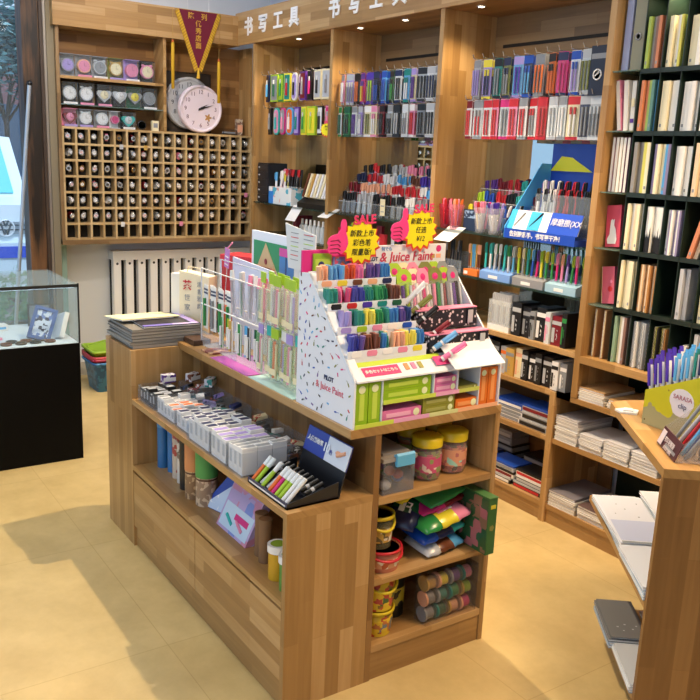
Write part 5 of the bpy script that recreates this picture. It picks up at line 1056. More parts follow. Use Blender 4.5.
GL.put('crayon_box', 'pale blue triangular crayon bag with dark blue top under the lower shelf', 'box', [('box', MB().prism([(0, 0), (.17, 0), (.13, .14), (.10, .145)], 'y', .004, .05, C('#2b48a8', .4))), ('side_print', MB().prism([(.004, .004), (.165, .004), (.125, .105)], 'y', -.0005, .0035, PT('#c3d5ee', '#8fb2e4', 40, '#e9eef6')))], .775, .08, ZC, rot=(-.3, 0, .25))
G.put('craft_box', 'pink and blue printed drawing set box leaning under the lower shelf', 'box', [('box', MB().box(0, 0, 0, .03, .21, .17, PT('#b9a3cf', '#c987a2', 24, '#7f8fd0'))), ('cover_print', MB().box(-.001, .01, .01, 0, .20, .09, C('#c3d8ec', .4)).box(-.0018, .03, .05, -.0005, .12, .07, K('magenta')).tube((-.001, .05, .03), (-.001, .1, .05), .006, K('pink'), n=6).tube((-.001, .12, .03), (-.001, .17, .05), .006, K('turquoise'), n=6))], .06, .36, ZC, rot=(0, .45, 0))
for i, (x, y) in enumerate(((.085, .30), (.075, .255))):
    cyl_thing('paper_tube', 'brown kraft tube standing under the lower shelf, %s of the pair' % ('far one', 'near one')[i], 'tube', x, y, .02, .14, C('#7d5c3d', .6), C('#7d5c3d', .6))
for i, (x, y, b, t, z, nm) in enumerate(((.06, .15, '#c79a20', 'white', 0, 'yellow jar with pale green lid at the front of the open compartment'), (.055, .075, '#4b8a3a', 'white', 0, 'green jar with white lid nearest the end panel'), (.16, .19, '#d0a020', 'white', 0, 'yellow jar with white lid behind the front jars'), (.16, .115, '#b8433c', 'white', 0, 'red jar with white lid behind the green jar'))):
    r = .028
    G.put('paint_jar', nm, 'jar', [('jar', MB().lathe((0, 0, 0), [(r, 0), (r, .085)], C(b, .35), 18)), ('lid', MB().lathe((0, 0, .085), [(r*1.12, 0), (r*1.12, .022)], K(t), 18)), ('lid_print', MB().lathe((0, 0, .1075), [(r*.8, 0), (.0005, .0003)], C(['#8fae3a', '#3f9a7a', '#8fae3a', '#c04040'][i], .4), 14))] + ([] if i < 2 else []), x, y, ZC+(0 if i < 2 else .0))
G.put('paint_jar', 'upper yellow jar stacked behind, just under the shelf', 'jar', [('jar', MB().lathe((0, 0, 0), [(.026, 0), (.026, .07)], C('#c79a20', .35), 18)), ('lid', MB().lathe((0, 0, .07), [(.029, 0), (.029, .02)], K('white'), 18))], .16, .19, ZC+.1085)

# ---- end bays
# storage bin
cb = clear('#b9bcc4', .16, .2)
P = [('bin', MB().box(0, 0, 0, .115, .002, .10, cb).box(0, .198, 0, .115, .2, .10, cb).box(0, .002, 0, .002, .198, .10, cb).box(.113, .002, 0, .115, .198, .10, cb).box(0, 0, -.001, .115, .2, 0, cb)),
     ('lid', MB().box(-.004, -.004, .10, .119, .204, .112, clear('#c9c2bb', .5, .2)).box(.01, .02, .112, .105, .18, .12, clear('#c9c2bb', .5, .2))), ('clip', MB().prism([(-.012, .118), (-.006, .124), (.006, .118), (-.002, .085), (-.012, .085)], 'x', .04, .105, C('#62b4e0', .4)))]
G.put('storage_bin', 'grey translucent storage bin with light blue clip on the upper end shelf', 'storage bin', P, .325, .012, .5935)
for i, (c, x, y, z) in enumerate((('orange', .045, .03, .06), ('red', .075, .03, .045), ('white', .025, .025, .02), ('blue', .09, .05, .025), ('purple', .03, .06, .07), ('green', .08, .1, .03), ('grey', .05, .05, .015))):
    G.put('clay_pot', '%s ball of modelling clay inside the grey storage bin' % c, 'clay', MB().ball((0, 0, 0), .018 if i != 2 else .02, K(c), 10, (1, 1, .8)), .325+x, .012+y, .5935+z, group='clay in the storage bin')
def candy_jar(r, h, fill, lab, lid='#dfc421'):
    j = clear('#c9bdb4', .2, .1)
    P = [('jar', MB().lathe((0, 0, 0), [(r*.9, 0), (r, .01), (r, h*.72), (r*.86, h*.78)], j, 24)), ('lid', MB().lathe((0, 0, h*.78), [(r*1.02, 0), (r*1.04, h*.19), (r*.93, h*.22), (.0005, h*.2)], C(lid, .35), 32)), ('label', MB().lathe((0, 0, h*.2), [(r*1.012, 0), (r*1.012, h*.38)], PT(fill[0], fill[1], 42, fill[2]), 24))]
    P.append(('pieces', MB().lathe((0, 0, .004), [(r*.85, 0), (r*.92, .01), (r*.9, h*.66)], PT(fill[1], '#6a5a52', 60, fill[0]), 20)))
    return P
G.put('toy_jar', 'clear jar with yellow lid and pink label, left one on the upper end shelf', 'jar', candy_jar(.047, .135, ('#c8527a', '#8a9a5a', '#e3cfc0'), 0), .535, .075, .5935)
G.put('toy_jar', 'clear jar with yellow lid and orange pink label, right one on the upper end shelf', 'jar', candy_jar(.048, .135, ('#d99a7a', '#b86a6a', '#9ad0c0'), 0), .645, .085, .5935)
G.put('toy_jar', 'clear jar with yellow lid half hidden behind the front jars', 'jar', candy_jar(.045, .13, ('#9aa84a', '#c87a4a', '#d8d8a0'), 0), .56, .19, .5935)
G.put('toy_jar', 'clear jar with yellow lid deep behind the right jar', 'jar', candy_jar(.045, .13, ('#9aa84a', '#4a8ac8', '#d8d8a0'), 0), .68, .20, .5935)
def bucket(r, h, body, rim, lab, handle=None, inner='#8a2a1c'):
    P = [('bucket', MB().lathe((0, 0, 0), [(r*.86, 0), (r*.97, h*.95), (r*.9, h*.95), (r*.8, .01)], body, 28)), ('rim', MB().lathe((0, 0, h*.9), [(r*.98, 0), (r*1.05, 0), (r*1.05, h*.1), (r*.95, h*.1), (r*.95, 0)], C(rim, .35), 28)), ('label', MB().lathe((0, 0, h*.2), [(r*.905, 0), (r*.955, h*.42)], lab, 28)), ('dough', MB().lathe((0, 0, h*.7), [(r*.88, 0), (.0005, .006)], C(inner, .6), 20))]
    if handle: P.append(('handle', MB().path([(r*1.04*math.cos(a), -r*1.04*abs(math.sin(a)), h*.92-h*.35*abs(math.sin(a))) for a in [PI*i/12 for i in range(13)]], .0045, C(handle, .35), 6)))
    return P
YB = PT('#d9b92c', '#8a6a2a', 50, '#c05030'); CLR = clear('#6a6440', .45, .15)
G.put('clay_bucket', 'red handled clay tub on the middle end shelf under the yellow bucket', 'bucket', bucket(.062, .07, C('#c97a5a', .4), '#c92a36', PT('#d9a07a', '#c05a30', 45, '#e8e2d4'), '#c92a36', '#3a6a3a'), .375, .07, .3355)
G.put('clay_bucket', 'yellow rimmed clear clay bucket on top of the red handled tub', 'bucket', bucket(.048, .105, clear('#8a8260', .35, .15), '#dcc526', PT('#c9a04a', '#e0d8c8', 50, '#6a5a3a'), '#dcc526', '#3a2f20'), .362, .075, .4075)
G.put('clay_bucket', 'yellow clay bucket on the bottom end shelf, lower one of two', 'bucket', bucket(.055, .085, YB, '#dcc526', PT('#d9b92c', '#6a7a8a', 45, '#b8703a'), None), .372, .075, .1155)
G.put('clay_bucket', 'yellow clay bucket with red dough, upper one on the bottom end shelf', 'bucket', bucket(.058, .115, YB, '#dcc526', PT('#e0c030', '#4a6a3a', 45, '#c04a40'), '#dcc526'), .372, .075, .202)
G.put('black_canister', 'black canister lying behind the yellow buckets on the bottom end shelf', 'canister', [('can', MB().lathe((0, 0, 0), [(.045, 0), (.045, .14), (.03, .15)], C('#1c1d1a', .35), 24)), ('label', MB().lathe((0, 0, .04), [(.0455, 0), (.0455, .06)], PT('#b5ad3a', '#1c1d1a', 35, '#cfc9b0'), 24))], .475, .14, .1155)
# bags of coloured clay
def pouch(w_, h, t, cols):
    mb = MB(); n = 12; m = len(cols)
    for s in range(m):
        x0, x1 = -w_/2+w_*s/m, -w_/2+w_*(s+1)/m
        vs = []; ks = 5
        for a in range(ks):
            x = x0+(x1-x0)*a/(ks-1); e = max(.15, math.sin(PI*min(1, max(0, (x+w_/2)/w_)))**.35)
            for i in range(n):
                th = 2*PI*i/n; vs.append((x, h/2*math.cos(th)*(.85+.15*e)+.003*math.sin(9*x/w_*PI), t/2+t/2*math.sin(th)*e))
        mb.add(vs, [(a*n+i, a*n+(i+1) % n, (a+1)*n+(i+1) % n, (a+1)*n+i) for a in range(ks-1) for i in range(n)] + ([tuple(range(n))] if s == 0 else []) + ([tuple(range((ks-1)*n, ks*n))] if s == m-1 else []), K(cols[s], .22), True)
    return mb
for i, (w_, h, t, cols, x, y, z, ry, rz, nm) in enumerate((
    (.17, .13, .045, ('silver', 'brown', 'light blue'), .60, .09, .3365, -.05, .12, 'silver, brown and light blue clay pouch, lowest on the middle end shelf'),
    (.19, .13, .045, ('blue', 'navy', 'turquoise'), .60, .10, .382, -.12, .1, 'blue and turquoise clay pouch above the silver one'),
    (.20, .14, .05, ('green', 'yellow', 'pink'), .60, .085, .428, -.14, .08, 'green, yellow and pink clay pouch in the middle of the pile'),
    (.18, .13, .035, ('magenta', 'dark red'), .61, .12, .475, -.16, .05, 'magenta clay pouch near the top of the pile'),
    (.16, .12, .03, ('green', 'green'), .61, .10, .508, -.2, .1, 'shiny green clay pouch on top of the pile'),
    (.13, .10, .04, ('navy', 'dark green'), .50, .12, .45, -.5, .6, 'dark blue and green clay pouch slumped at the left of the pile'),
    (.10, .08, .03, ('yellow', 'magenta'), .49, .13, .515, -.2, .3, 'yellow and magenta clay pouch at the upper left of the pile'))):
    G.put('clay_pouch', nm, 'pouch', [('pouch', pouch(w_, h, t, cols)), ('label', MB().box(-w_*.1, -h*.2, t*.98, w_*.2, h*.2, t*1.01, PT(COLN[cols[-1]], '#ffffff', 70)))], x, y, z, rot=(.15, ry, rz), group='clay pouches on the middle end shelf')
P = [('box', MB().box(0, 0, 0, .035, .13, .19, C('#3f6a3a', .4))), ('side_picture', MB().box(-.0012, .004, .004, 0, .126, .186, PT('#2f5a36', '#8a6a52', 30, '#b06a70'))), ('yellow_mark', MB().box(.008, -.001, .155, .028, 0, .168, C('#d8c83a', .4))), ('spine_print', MB().lathe((.018, -.0005, .09), [(.011, .0), (.0005, -.0006)], C('#8a8a4a', .4), 5, 'y')), ('top_flap', MB().box(-.001, -.002, .19, .036, .131, .193, C('#4f7f49', .4)))]
G.put('green_box', 'dark green printed toy box sticking out of the middle end shelf', 'box', P, .703, -.045, .3358, rz=0)
# clear pack of clay tubs lying on the bottom shelf
cols = [('gold', 'yellow', 'purple', 'pink'), ('grey', 'teal', 'green', 'lime'), ('grey', 'dark green', 'peach', 'magenta')]
for r_ in range(3):
    for c_ in range(4):
        cc = cols[r_][c_]
        G.put('clay_tub', '%s clay tub in row %s from top, %s from left in the clear pack' % (cc, ['one', 'two', 'three'][r_], ORD[c_]), 'clay tub', [('tub', MB().lathe((0, 0, 0), [(.024, 0), (.024, .038)], clear('#c9c2b8', .1, .15), 18, 'x')), ('clay', MB().lathe((.002, 0, 0), [(.021, 0), (.021, .028)], K(cc), 16, 'x')), ('lid', MB().lathe((-.006, 0, 0), [(.0255, 0), (.0255, .007)], K(['gold', 'peach', 'grey', 'teal'][(r_+c_) % 4]), 18, 'x'))], .528+.05*c_, .035, .143+.0525*(2-r_), group='clay tubs in the clear pack')
G.put('clear_pack', 'large clear plastic pack holding three rows of clay tubs on the bottom end shelf', 'pack', MB().box(.0, 0, .0, .212, .002, .165, clear('#cfc8c4', .03, .1)).box(.0, .002, .163, .212, .06, .165, clear('#cfc8c4', .04, .1)).box(0, .002, 0, .002, .06, .163, clear('#cfc8c4', .04, .1)).box(.210, .002, 0, .212, .06, .163, clear('#cfc8c4', .04, .1)), .516, .004, .1158)
G.put('cloth_strap', 'grey green cloth straps hanging outside the island end', 'strap', [('strap', MB().prism([(0, 0), (.012, .0), (.016, .16), (.004, .16)], 'x', 0, .004, C('#6f7358', .7))), ('strap', MB().prism([(.02, .005), (.03, .004), (.022, .16), (.012, .16)], 'x', .008, .012, C('#5d6249', .7)))], .7625, .01, .25)
# ================================================================== NOTEBOOK RACKS (right-hand cabinet)
B3 = BAY[3]
DK = C('#13241d', .45)
rows4 = [('A', 1.915, .195), ('B', 1.69, .195), ('C', 1.46, .2), ('D', 1.24, .19), ('E', 1.01, .2), ('F', .7865, .2)]
PITCH, RX0 = .0885, .146
P = []
for i in range(10): P.append(('partition', MB().box(RX0-.003+PITCH*i, .03, .786, RX0+PITCH*i, .32, 2.20, DK)))
for nm, z, h in rows4[:-1]: P.append(('shelf', MB().box(RX0, .03, z-.018, RX0+PITCH*9, .32, z-.001, DK)))
P.append(('back_sheet', MB().box(RX0, .32, .786, RX0+PITCH*9, .326, 2.2, DK)))
B3.put('notebook_rack', 'dark green metal compartment rack for notebooks in the right-hand cabinet', 'rack', P, 0, 0)
gl4 = []
for z in (1.912, 1.457, 1.237, 1.007):
    gl4.append(z); B3.put('glass_shelf', 'small glass shelf in the narrow left column of the notebook cabinet, %s from top' % ORD[len(gl4)-1], 'shelf', MB().box(.031, .01, z-.006, .142, .32, z-.001, clear('#8fb0a4', .3)), 0, 0, group='small glass shelves of the notebook cabinet')
B3.put('glass_shelf', 'short glass shelf below the leaning pink card in the notebook cabinet', 'shelf', MB().box(.031, .01, 1.684, .142, .32, 1.689, clear('#8fb0a4', .3)), 0, 0, group='small glass shelves of the notebook cabinet')
GR = [[['lime', 'grey', 'brown', 'orange', 'brown'], ['cream', 'cream', 'cream', 'white', 'yellow', 'teal'], ['cream', 'cream', 'white', 'cream'], ['cream', 'white', 'cream', 'pink'], ['white', 'cream', 'white', 'grey']],
      [['orange', 'orange', 'lime', 'teal', 'light blue'], ['cream', 'cream', 'white', 'white'], ['white', 'white', 'white', 'white'], ['white', 'cream', 'white', 'white'], ['cream', 'white', 'white', 'pink']],
      [['grey', 'grey', 'yellow', 'cream'], ['lilac', 'cream', 'cream', 'light blue', 'lilac'], ['white', 'white', 'white', 'white', 'white'], ['peach', 'cream', 'gold', 'peach'], ['white', 'grey', 'white', 'white']],
      [['cream', 'white', 'peach', 'cream', 'white'], ['white', 'white', 'white', 'white', 'white'], ['white', 'lilac', 'white', 'lilac', 'white', 'lilac', 'white'], ['orange', 'peach'], ['grey', 'white', 'white', 'grey']],
      [['cream', 'cream', 'cream', 'cream', 'cream'], ['gold', 'peach', 'gold', 'peach', 'gold', 'peach', 'gold'], [], ['silver', 'silver'], ['cream', 'lime', 'silver', 'white']],
      [['dark green', 'cream', 'white', 'brown', 'grey'], ['silver', 'white', 'silver', 'white', 'silver', 'white'], ['cream', 'yellow', 'black', 'yellow', 'cream', 'gold', 'cream'], ['white', 'pink'], ['white', 'grey', 'white']]]
SPN = ['top', 'second', 'third', 'fourth', 'fifth', 'bottom']
def spine_book(c, w_, h, d, k):
    bc = {'cream': '#ece3c0', 'white': '#ebebe6', 'grey': '#8c8a88', 'brown': '#8b6a60', 'orange': '#cf8560', 'lilac': '#8f86ab', 'gold': '#b8834a', 'peach': '#e6cfae', 'lime': '#a6bf5e', 'yellow': '#d8d264', 'teal': '#5f8f88', 'dark green': '#8aa88c'}.get(c)
    m = C(bc, .55) if bc else K(c, .55)
    P = [('cover', MB().box(0, 0, 0, w_, .0012, h, m).box(0, .0012, 0, .0012, d, h, m).box(w_-.0012, .0012, 0, w_, d, h, m)), ('pages', MB().box(.0012, .0013, .002, w_-.0012, d-.002, h-.003, C('#f3f0e4', .8)))]
    if k % 3 == 0: P.append(('spine_mark', MB().box(w_*.25, -.0005, h*.08, w_*.75, 0, h*.14, K('grey'))))
    return P
for r_, (nm, z, h) in enumerate(rows4):
    for g_, cols in enumerate(GR[r_]):
        n = len(cols)
        if not n: continue
        wide = (PITCH-.012)/max(n, 4)
        for i, c in enumerate(cols):
            hh = h-.012-.006*((i*3+g_) % 3)-(.05 if (r_ == 5 and g_ == 3) else 0)
            lean = -.02-.01*((i+g_) % 3)
            if (r_, g_) in ((3, 3), (5, 3)): lean = .25
            key = ('sb', c, round(wide, 4), round(hh, 4), i % 3)
            if key not in CACHE: CACHE[key] = [(a, b.mesh(a)) for a, b in spine_book(c, wide-.0035, hh, .14, i)]
            prt = list(CACHE[key])
            if r_ == 5 and g_ in (1, 2): prt.append(('spiral', cached(('spi', round(hh, 3)), lambda: MB().path([(.002+.004*((q % 2)), -.002-.002*(q % 2), hh*q/24) for q in range(25)], .0011, K('black' if g_ == 2 else 'grey'), 4).mesh('spiral'))))
            if (r_, g_) in ((3, 1),): prt.append(('dark_print', cached(('cat', i), lambda: MB().prism([(.0, 0), (wide-.002, 0), (wide-.002, .05+.02*(i % 2)), ((wide-.002)*.75, .075+.02*(i % 2)), ((wide-.002)*.4, .055), (0, .07)], 'y', -.0006, -.0001, BLACK).mesh('print'))))
            B3.put('notebook', '%s notebook spine, %s in %s rack compartment, %s row' % (c, ORD[i], ORD[g_], SPN[r_]), 'notebook', prt, RX0+.004+PITCH*g_+wide*i+(.02 if lean > .1 else .003), .035+.007*((i*5+g_) % 3), z, rot=(0, lean if lean > .1 else 0, 0), group='notebooks in the dark green rack')
# narrow left column with its own items
B3.put('ring_binder', 'grey lever arch file with metal ring on the top glass shelf of the notebook cabinet', 'binder', [('body', MB().box(0, 0, 0, .05, .22, .30, C('#8a8a76', .5))), ('ring', MB().lathe((.025, -.001, .12), [(.014, 0), (.014, -.003), (.009, -.003), (.009, 0)], K('grey'), 18, 'y'))], .085, .04, 1.913)
B3.put('clear_folder', 'pale lilac blue clear folder standing left of the grey file', 'folder', MB().box(0, 0, 0, .03, .2, .32, clear('#aab4d8', .6)).box(.004, .004, .004, .026, .19, .30, C('#b9c0de', .5)), .045, .04, 1.913)
for i, (c, h, ln) in enumerate((('#e58aab', .19, -.16), ('#e8e4dc', .188, -.1), ('#b9b2a0', .185, -.03))):
    B3.put('notebook', ['pink notebook leaning left in the narrow column under the lever arch file', 'white notebook leaning beside the pink one', 'beige printed notebook with purple motif beside the white one'][i], 'notebook', notebook(.022, .14, h, C(c, .5)) + ([('purple_motif', MB().box(.004, -.001, .03, .02, 0, .045, K('purple')).box(.004, -.001, .09, .018, 0, .12, K('cream')))] if i == 2 else []), .055+.028*i, .04, 1.6895, rot=(0, ln, 0))
for i, c in enumerate(('#8e6f78', '#b5a9a2', '#d6cfc4', '#7e5a6c', '#6d4f63')):
    B3.put('notebook', '%s soft notebook, %s in the narrow column of third row' % (['dull pink', 'grey beige', 'cream', 'mauve', 'plum'][i], ORD[i]), 'notebook', notebook(.016, .16, .21, C(c, .5)), .042+.0175*i, .04, 1.4565, group='soft notebooks in the narrow column')
kit = MB().prism([(.012, .012), (.05, .012), (.055, .03), (.048, .07), (.04, .085), (.041, .11), (.036, .105), (.03, .11), (.024, .105), (.022, .085), (.02, .05), (.008, .03)], 'y', -.0015, -.0002, WHITE)
B3.put('cat_card', 'pink red box with a white cat outline leaning in the narrow column', 'box', [('box', MB().box(0, 0, 0, .07, .02, .165, C('#cf4a62', .45))), ('cat_print', kit)], .045, .06, 1.2372, rot=(-.05, -.1, 0))
B3.put('floral_card', 'pink box with red flower print leaning on the glass shelf above the spiral pads', 'box', [('box', MB().box(0, 0, 0, .06, .02, .15, C('#cc5f78', .45))), ('flower_print', MB().lathe((.04, -.001, .06), [(.012, .0005), (.0005, 0)], K('red'), 7, 'y').lathe((.045, -.001, .09), [(.007, .0005), (.0005, 0)], K('pink'), 7, 'y')), ('edge', MB().box(-.002, 0, 0, 0, .02, .15, K('cream')))], .06, .06, 1.0072, rot=(-.05, -.14, 0))
for i in range(2):
    B3.put('spiral_notebook', 'brown kraft spiral notebook, %s in the narrow column on the wooden shelf' % ('left', 'right')[i], 'notebook', [('cover', MB().box(0, 0, 0, .012, .16, .2, C('#a87b52', .6))), ('pages', MB().box(.002, -.0005, .003, .010, 0, .197, K('cream'))), ('spiral', cached('spk', lambda: MB().path([(.004+.004*(q % 2), -.003-.002*(q % 2), .2*q/24) for q in range(25)], .0012, K('silver'), 4).mesh('spiral')))], .05+.045*i, .04, .7858, group='kraft spiral notebooks')
# paper stacks in the base of the notebook cabinet
def stack(f, x, y, z, w_, d, n, h, covers, where, top=None, R=None):
    R = R or random.Random(int(x*1000+z*77)); zz = z
    for i in range(n):
        c = covers[i % len(covers)] if not (top and i == n-1) else top
        key = ('nb', round(w_, 3), round(d, 3), round(h, 4), c)
        if key not in CACHE: CACHE[key] = [(a, b.mesh(a)) for a, b in notebook(w_, d, h, C(c, .6), '#ecebe7')]
        f.put('notebook', 'thin notebook, %s up in %s' % (ORD[i], where), 'notebook', CACHE[key], x+R.uniform(-.004, .004), y+R.uniform(-.004, .004), zz, rz=R.uniform(-.03, .03), group='notebooks in ' + where)
        zz += h+.0006
    return zz
WC = ['#dcdcd8', '#c9c7c4', '#e6e5e0', '#b8b4b2']
stack(B3, .032, .01, .6005, .13, .2, 5, .010, ['#d8cfc0', '#e6e2da'], 'the kraft pile on the upper base shelf', '#b08c60')
stack(B3, .18, .01, .6005, .16, .22, 4, .009, ['#cfc6b6', '#ded8cc'], 'the second kraft pile on the upper base shelf', '#b5905f')
stack(B3, .38, .02, .6005, .16, .22, 3, .009, ['#cfc6b6', '#ded8cc'], 'the third kraft pile on the upper base shelf', '#7a5c42')
stack(B3, -.07, .006, .3925, .125, .22, 9, .0115, WC, 'the tallest white pile on the middle base shelf', '#a9a4a6')
stack(B3, .065, .004, .3925, .12, .2, 6, .0105, WC, 'the second white pile on the middle base shelf', '#c4c2c4')
stack(B3, .192, .004, .3925, .125, .2, 7, .0105, WC, 'the third white pile on the middle base shelf', '#c9c8cc')
stack(B3, .325, .004, .3925, .13, .2, 6, .0115, WC, 'the fourth white pile on the middle base shelf', '#d4d3d6')
stack(B3, .465, .01, .3925, .13, .2, 5, .0115, WC, 'the fifth white pile on the middle base shelf', '#d4d3d6')
stack(B3, -.072, .008, .0875, .15, .24, 6, .011, WC, 'the left white pile on the bottom base shelf', '#77737a')
stack(B3, .09, .012, .0875, .14, .24, 5, .011, WC, 'the second white pile on the bottom base shelf', '#5f4a48')
stack(B3, .24, .02, .0875, .14, .24, 4, .011, WC, 'the third white pile on the bottom base shelf', '#d4d3d6')

# ================================================================== ANGLED COUNTER CONTENTS
stack(ISL, .0, .30, .3955, .15, .38, 4, .009, ['#b9cbd6', '#cfd9e2', '#a9bccb', '#dfe5ee'], 'the far pale blue pile on the angled counter shelf', '#dfe4f0')
o = ISL.put('cover_print', 'printed cover sheet with blue wash on the far pile of the angled counter shelf', 'sheet', [('sheet', MB().box(0, 0, 0, .148, .375, .001, C('#e3e7f2', .5))), ('blue_wash', MB().box(.004, .02, .001, .144, .17, .0014, C('#c3cdea', .5)).box(.004, .0, .001, .144, .014, .0014, C('#8d969c', .5))), ('specks', MB().box(.03, .22, .001, .034, .224, .0016, K('grey')).box(.07, .26, .001, .074, .265, .0016, K('grey')).box(.1, .2, .001, .106, .205, .0016, K('grey')).box(.05, .3, .001, .054, .304, .0016, K('grey')).box(.12, .31, .001, .124, .315, .0016, K('grey')))], .001, .302, .4345, rz=0)
stack(ISL, -.004, .03, .3955, .15, .26, 4, .009, ['#aebfca', '#cfd9e2', '#9fb2c2', '#dfe5ee'], 'the near pale blue pile on the angled counter shelf', '#d9dfe9')
stack(ISL, .165, .36, .3955, .12, .36, 5, .009, ['#cfd9e2', '#e6e9ee'], 'the right-hand white pile on the angled counter shelf', '#e9ecf2')
stack(ISL, -.012, .25, .1055, .12, .235, 3, .0095, ['#8fa3b8', '#b9c8da', '#7d8ea2'], 'the far pile on the lowest counter shelf', '#6a6d70')
o = ISL.put('notebook', 'dark grey notebook with scattered small silver dots on the lowest counter shelf', 'notebook', notebook(.115, .23, .006, C('#6b6e70', .45)) + [('silver_dots', MB().box(.03, .06, .006, .036, .065, .0065, K('silver')).box(.055, .075, .006, .061, .08, .0065, K('silver')).box(.075, .05, .006, .081, .055, .0065, K('silver')).box(.045, .04, .006, .05, .044, .0065, K('silver')).box(.09, .07, .006, .095, .075, .0065, K('silver')))], -.008, .253, .137)
stack(ISL, .135, .24, .1055, .12, .22, 2, .009, ['#8f7f78'], 'the brown pile on the lowest counter shelf', '#8c7d78')
stack(ISL, -.008, .0255, .1055, .12, .21, 3, .0095, ['#8fa3b8', '#cfd6de', '#7d8ea2'], 'the near pile on the lowest counter shelf', '#b9bfc6')
# yellow pen holder
HA = math.atan2(-.83, .55)
hf = Frame(*ISL.at(.045, .405, .7905), ISL.rz+HA)
HW, HD, H0, H1 = .21, .09, .105, .20
def yel():
    m, N, L, p = new_mat('holder_yellow')
    tc = N.new('ShaderNodeTexCoord'); v = N.new('ShaderNodeTexNoise'); v.inputs['Scale'].default_value = 14; v.inputs['Detail'].default_value = 2
    L.new(tc.outputs['Object'], v.inputs['Vector'])
    sp = N.new('ShaderNodeSeparateXYZ'); L.new(tc.outputs['Object'], sp.inputs[0])
    ma = N.new('ShaderNodeMath'); ma.operation = 'MULTIPLY_ADD'; ma.inputs[1].default_value = -5.2; ma.inputs[2].default_value = .32; L.new(sp.outputs[2], ma.inputs[0])
    ad = N.new('ShaderNodeMath'); L.new(ma.outputs[0], ad.inputs[0]); L.new(v.outputs['Fac'], ad.inputs[1])
    rp = N.new('ShaderNodeValToRGB'); rp.color_ramp.interpolation = 'CONSTANT'; e = rp.color_ramp.elements; e[0].color = lin('#c9c52a'); e[1].color = lin('#a3a178'); e[1].position = .53
    L.new(ad.outputs[0], rp.inputs[0]); L.new(rp.outputs[0], p.inputs['Base Color']); p.inputs['Roughness'].default_value = .4
    return m
YM = yel()
P = [('front_panel', MB().prism([(0, 0), (HW, 0), (HW, H1), (0, H0)], 'y', 0, .003, YM), [('speech_bubble', MB().prism([(.135+.043*math.cos(a), .105+.036*math.sin(a)+(.0 if math.sin(a) > -.8 else -.012)) for a in [2*PI*i/20 for i in range(20)]], 'y', -.001, 0, C('#e3dfe6', .5))), ('bubble_text', MB().text('SARASA', .019, (.138, -.0016, .114), C('#b06a72', .5)).text('clip', .022, (.14, -.0016, .090), C('#55506a', .5))), ('small_dots', MB().lathe((.01, -.0005, .014), [(.003, .0002), (.0005, 0)], C('#6a5a20', .5), 10, 'y').lathe((.085, -.0005, .125), [(.003, .0002), (.0005, 0)], C('#9a8a30', .5), 10, 'y'))]),
     ('back_panel', MB().prism([(0, 0), (HW, 0), (HW, H1+.03), (0, H0+.03)], 'y', HD-.003, HD, YM)), ('side_panel', MB().box(0, .003, 0, .003, HD-.003, H0, YM)), ('side_panel', MB().box(HW-.003, .003, 0, HW, HD-.003, H1, YM)), ('bottom', MB().box(.003, .003, 0, HW-.003, HD-.003, .003, YM))]
hf.put('pen_holder', 'yellow and grey card pen holder with pale speech bubble on the angled counter', 'pen holder', P, 0, 0, 0)
def click_pen(body, grip):
    return [('barrel', cached(('cb', body), lambda: MB().tube((0, 0, 0), (0, 0, .125), .0068, K(body), n=10).mesh('barrel'))), ('clip', cached(('cc', grip), lambda: MB().box(-.0036, -.0125, .06, .0036, -.0065, .13, K(grip)).tube((0, 0, .006), (0, 0, .045), .0072, K(grip), n=10).mesh('clip'))), ('clicker', cached(('ck', grip), lambda: MB().tube((0, 0, .125), (0, 0, .142), .0062, K(grip), n=10).mesh('clicker')))]
k = 0
for i in range(10):
    for q in range(3):
        x = .012+.0205*i; y = .02+.024*q
        g = 'violet' if i < 4 else 'light blue' if i < 7 else ['red', 'teal', 'navy', 'magenta', 'black', 'dark green'][(i+q) % 6]
        zb = H0+(H1-H0)*x/HW-.055+.012*q
        hf.put('pen', 'gel pen with %s clip, %s from left, %s row of yellow holder' % (g, ORD[i], ('front', 'middle', 'rear')[q]), 'pen', click_pen('white', g), x, y, zb, rot=(-.12-.04*((i+q) % 2), -.26 if i < 4 else -.1+.03*(q-1), 0), group='gel pens in the yellow holder')
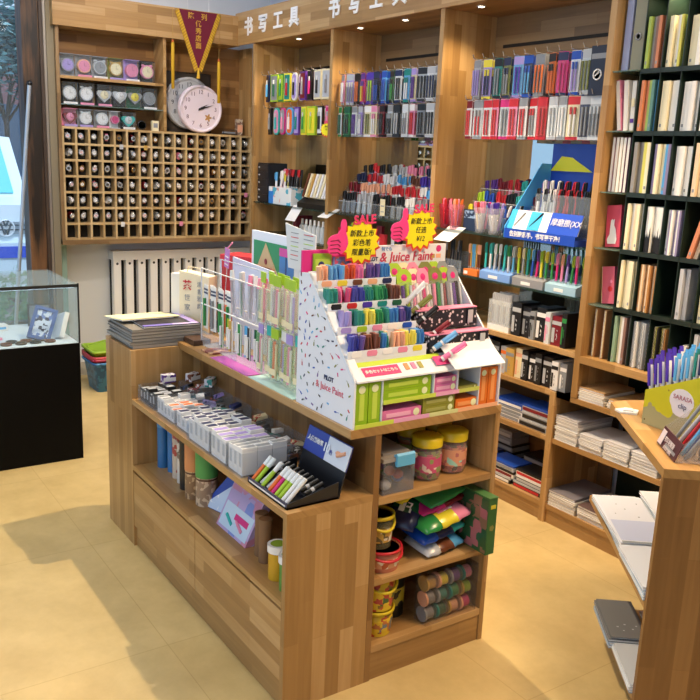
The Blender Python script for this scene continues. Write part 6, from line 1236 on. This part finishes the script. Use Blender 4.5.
# clear holder with coloured pencils
af = Frame(*ISL.at(.045, .215, .7905), ISL.rz-PI/2)
AC = clear('#e9e4df', .12)
P = [('front_label', MB().prism([(-.006, .002), (.012, .052), (.014, .052), (-.004, .002)], 'x', 0, .165, C('#4a2530', .35)), [('text_lines', MB().prism([(-.0035, .012), (.0, .02), (.0, .02), (-.0035, .012)], 'x', .06, .15, K('silver')).text('书写更顺滑', .017, (.10, -.0035, .033), C('#d9cfd0', .4), tilt=.33).text('办公学习用笔', .011, (.105, -.0095, .014), C('#d9cfd0', .4), tilt=.33)), ('white_square', MB().prism([(-.0065, .008), (.0085, .046), (.0075, .046), (-.0075, .008)], 'x', .008, .04, C('#cfc3c8', .5)))]),
     ('tray', MB().box(0, .0, 0, .165, .11, .002, AC).box(0, .108, .002, .165, .11, .13, AC).box(0, .014, .002, .165, .016, .05, AC)), ('side_wall', MB().prism([(0, .002), (.108, .002), (.108, .13), (.014, .052)], 'x', 0, .002, AC)), ('side_wall', MB().prism([(0, .002), (.108, .002), (.108, .13), (.014, .052)], 'x', .163, .165, AC))]
af.put('acrylic_holder', 'clear acrylic pencil holder with dark maroon label on the angled counter', 'pencil holder', P, 0, 0, 0)
for i, c in enumerate(('grey', 'dark green', 'silver', 'pink', 'red', 'blue', 'light blue', 'silver', 'grey')):
    af.put('pencil', 'long %s pencil leaning in the acrylic holder, %s from left' % (c, ORD[i]), 'pencil', [('shaft', cached(('lp', c), lambda: MB().tube((0, 0, 0), (0, 0, .19), .0052, K(c, .3), n=8).mesh('shaft'))), ('end_cap', cached('lpc', lambda: MB().tube((0, 0, .19), (0, 0, .2), .0055, K('silver'), n=8).tube((0, 0, .2), (0, 0, .208), .004, K('black'), n=8).mesh('end_cap')))], .016+.0155*i, .03+.015*(i % 2), .004, rot=(-.42, .22+.03*(i % 3), 0), group='long pencils in the acrylic holder')
for j in range(4):
    af.put('metal_chain', 'twisted grey metal chain strap standing with the pencils, %s from left' % ORD[j], 'chain', MB().path([(.006*math.sin(q*1.3), .006*math.cos(q*1.3), .012*q) for q in range(18)], .0022, C('#6f7276', .3, .8), 5), .03+.035*j, .062, .004, rot=(-.3, .2, 0), group='twisted chains in the acrylic holder')
ISL.put('paper_slip', 'small crumpled white paper slip beside the yellow holder', 'paper', MB().prism([(0, 0), (.05, -.01), (.065, .03), (.03, .05), (-.01, .03)], 'z', 0, .006, WHITE).prism([(.01, .005), (.04, .0), (.045, .03), (.02, .035)], 'z', .006, .011, WHITE), .0, .49, .7905)
ISL.put('ribbon_coil', 'tangled tan ribbon lying at the near right edge of the angled counter', 'ribbon', MB().path([(.02*math.cos(q*.9)+.004*q, .02*math.sin(q*1.1), .006+.002*(q % 3)) for q in range(20)], .005, C('#b98f5a', .6), 6), .13, .045, .7915)
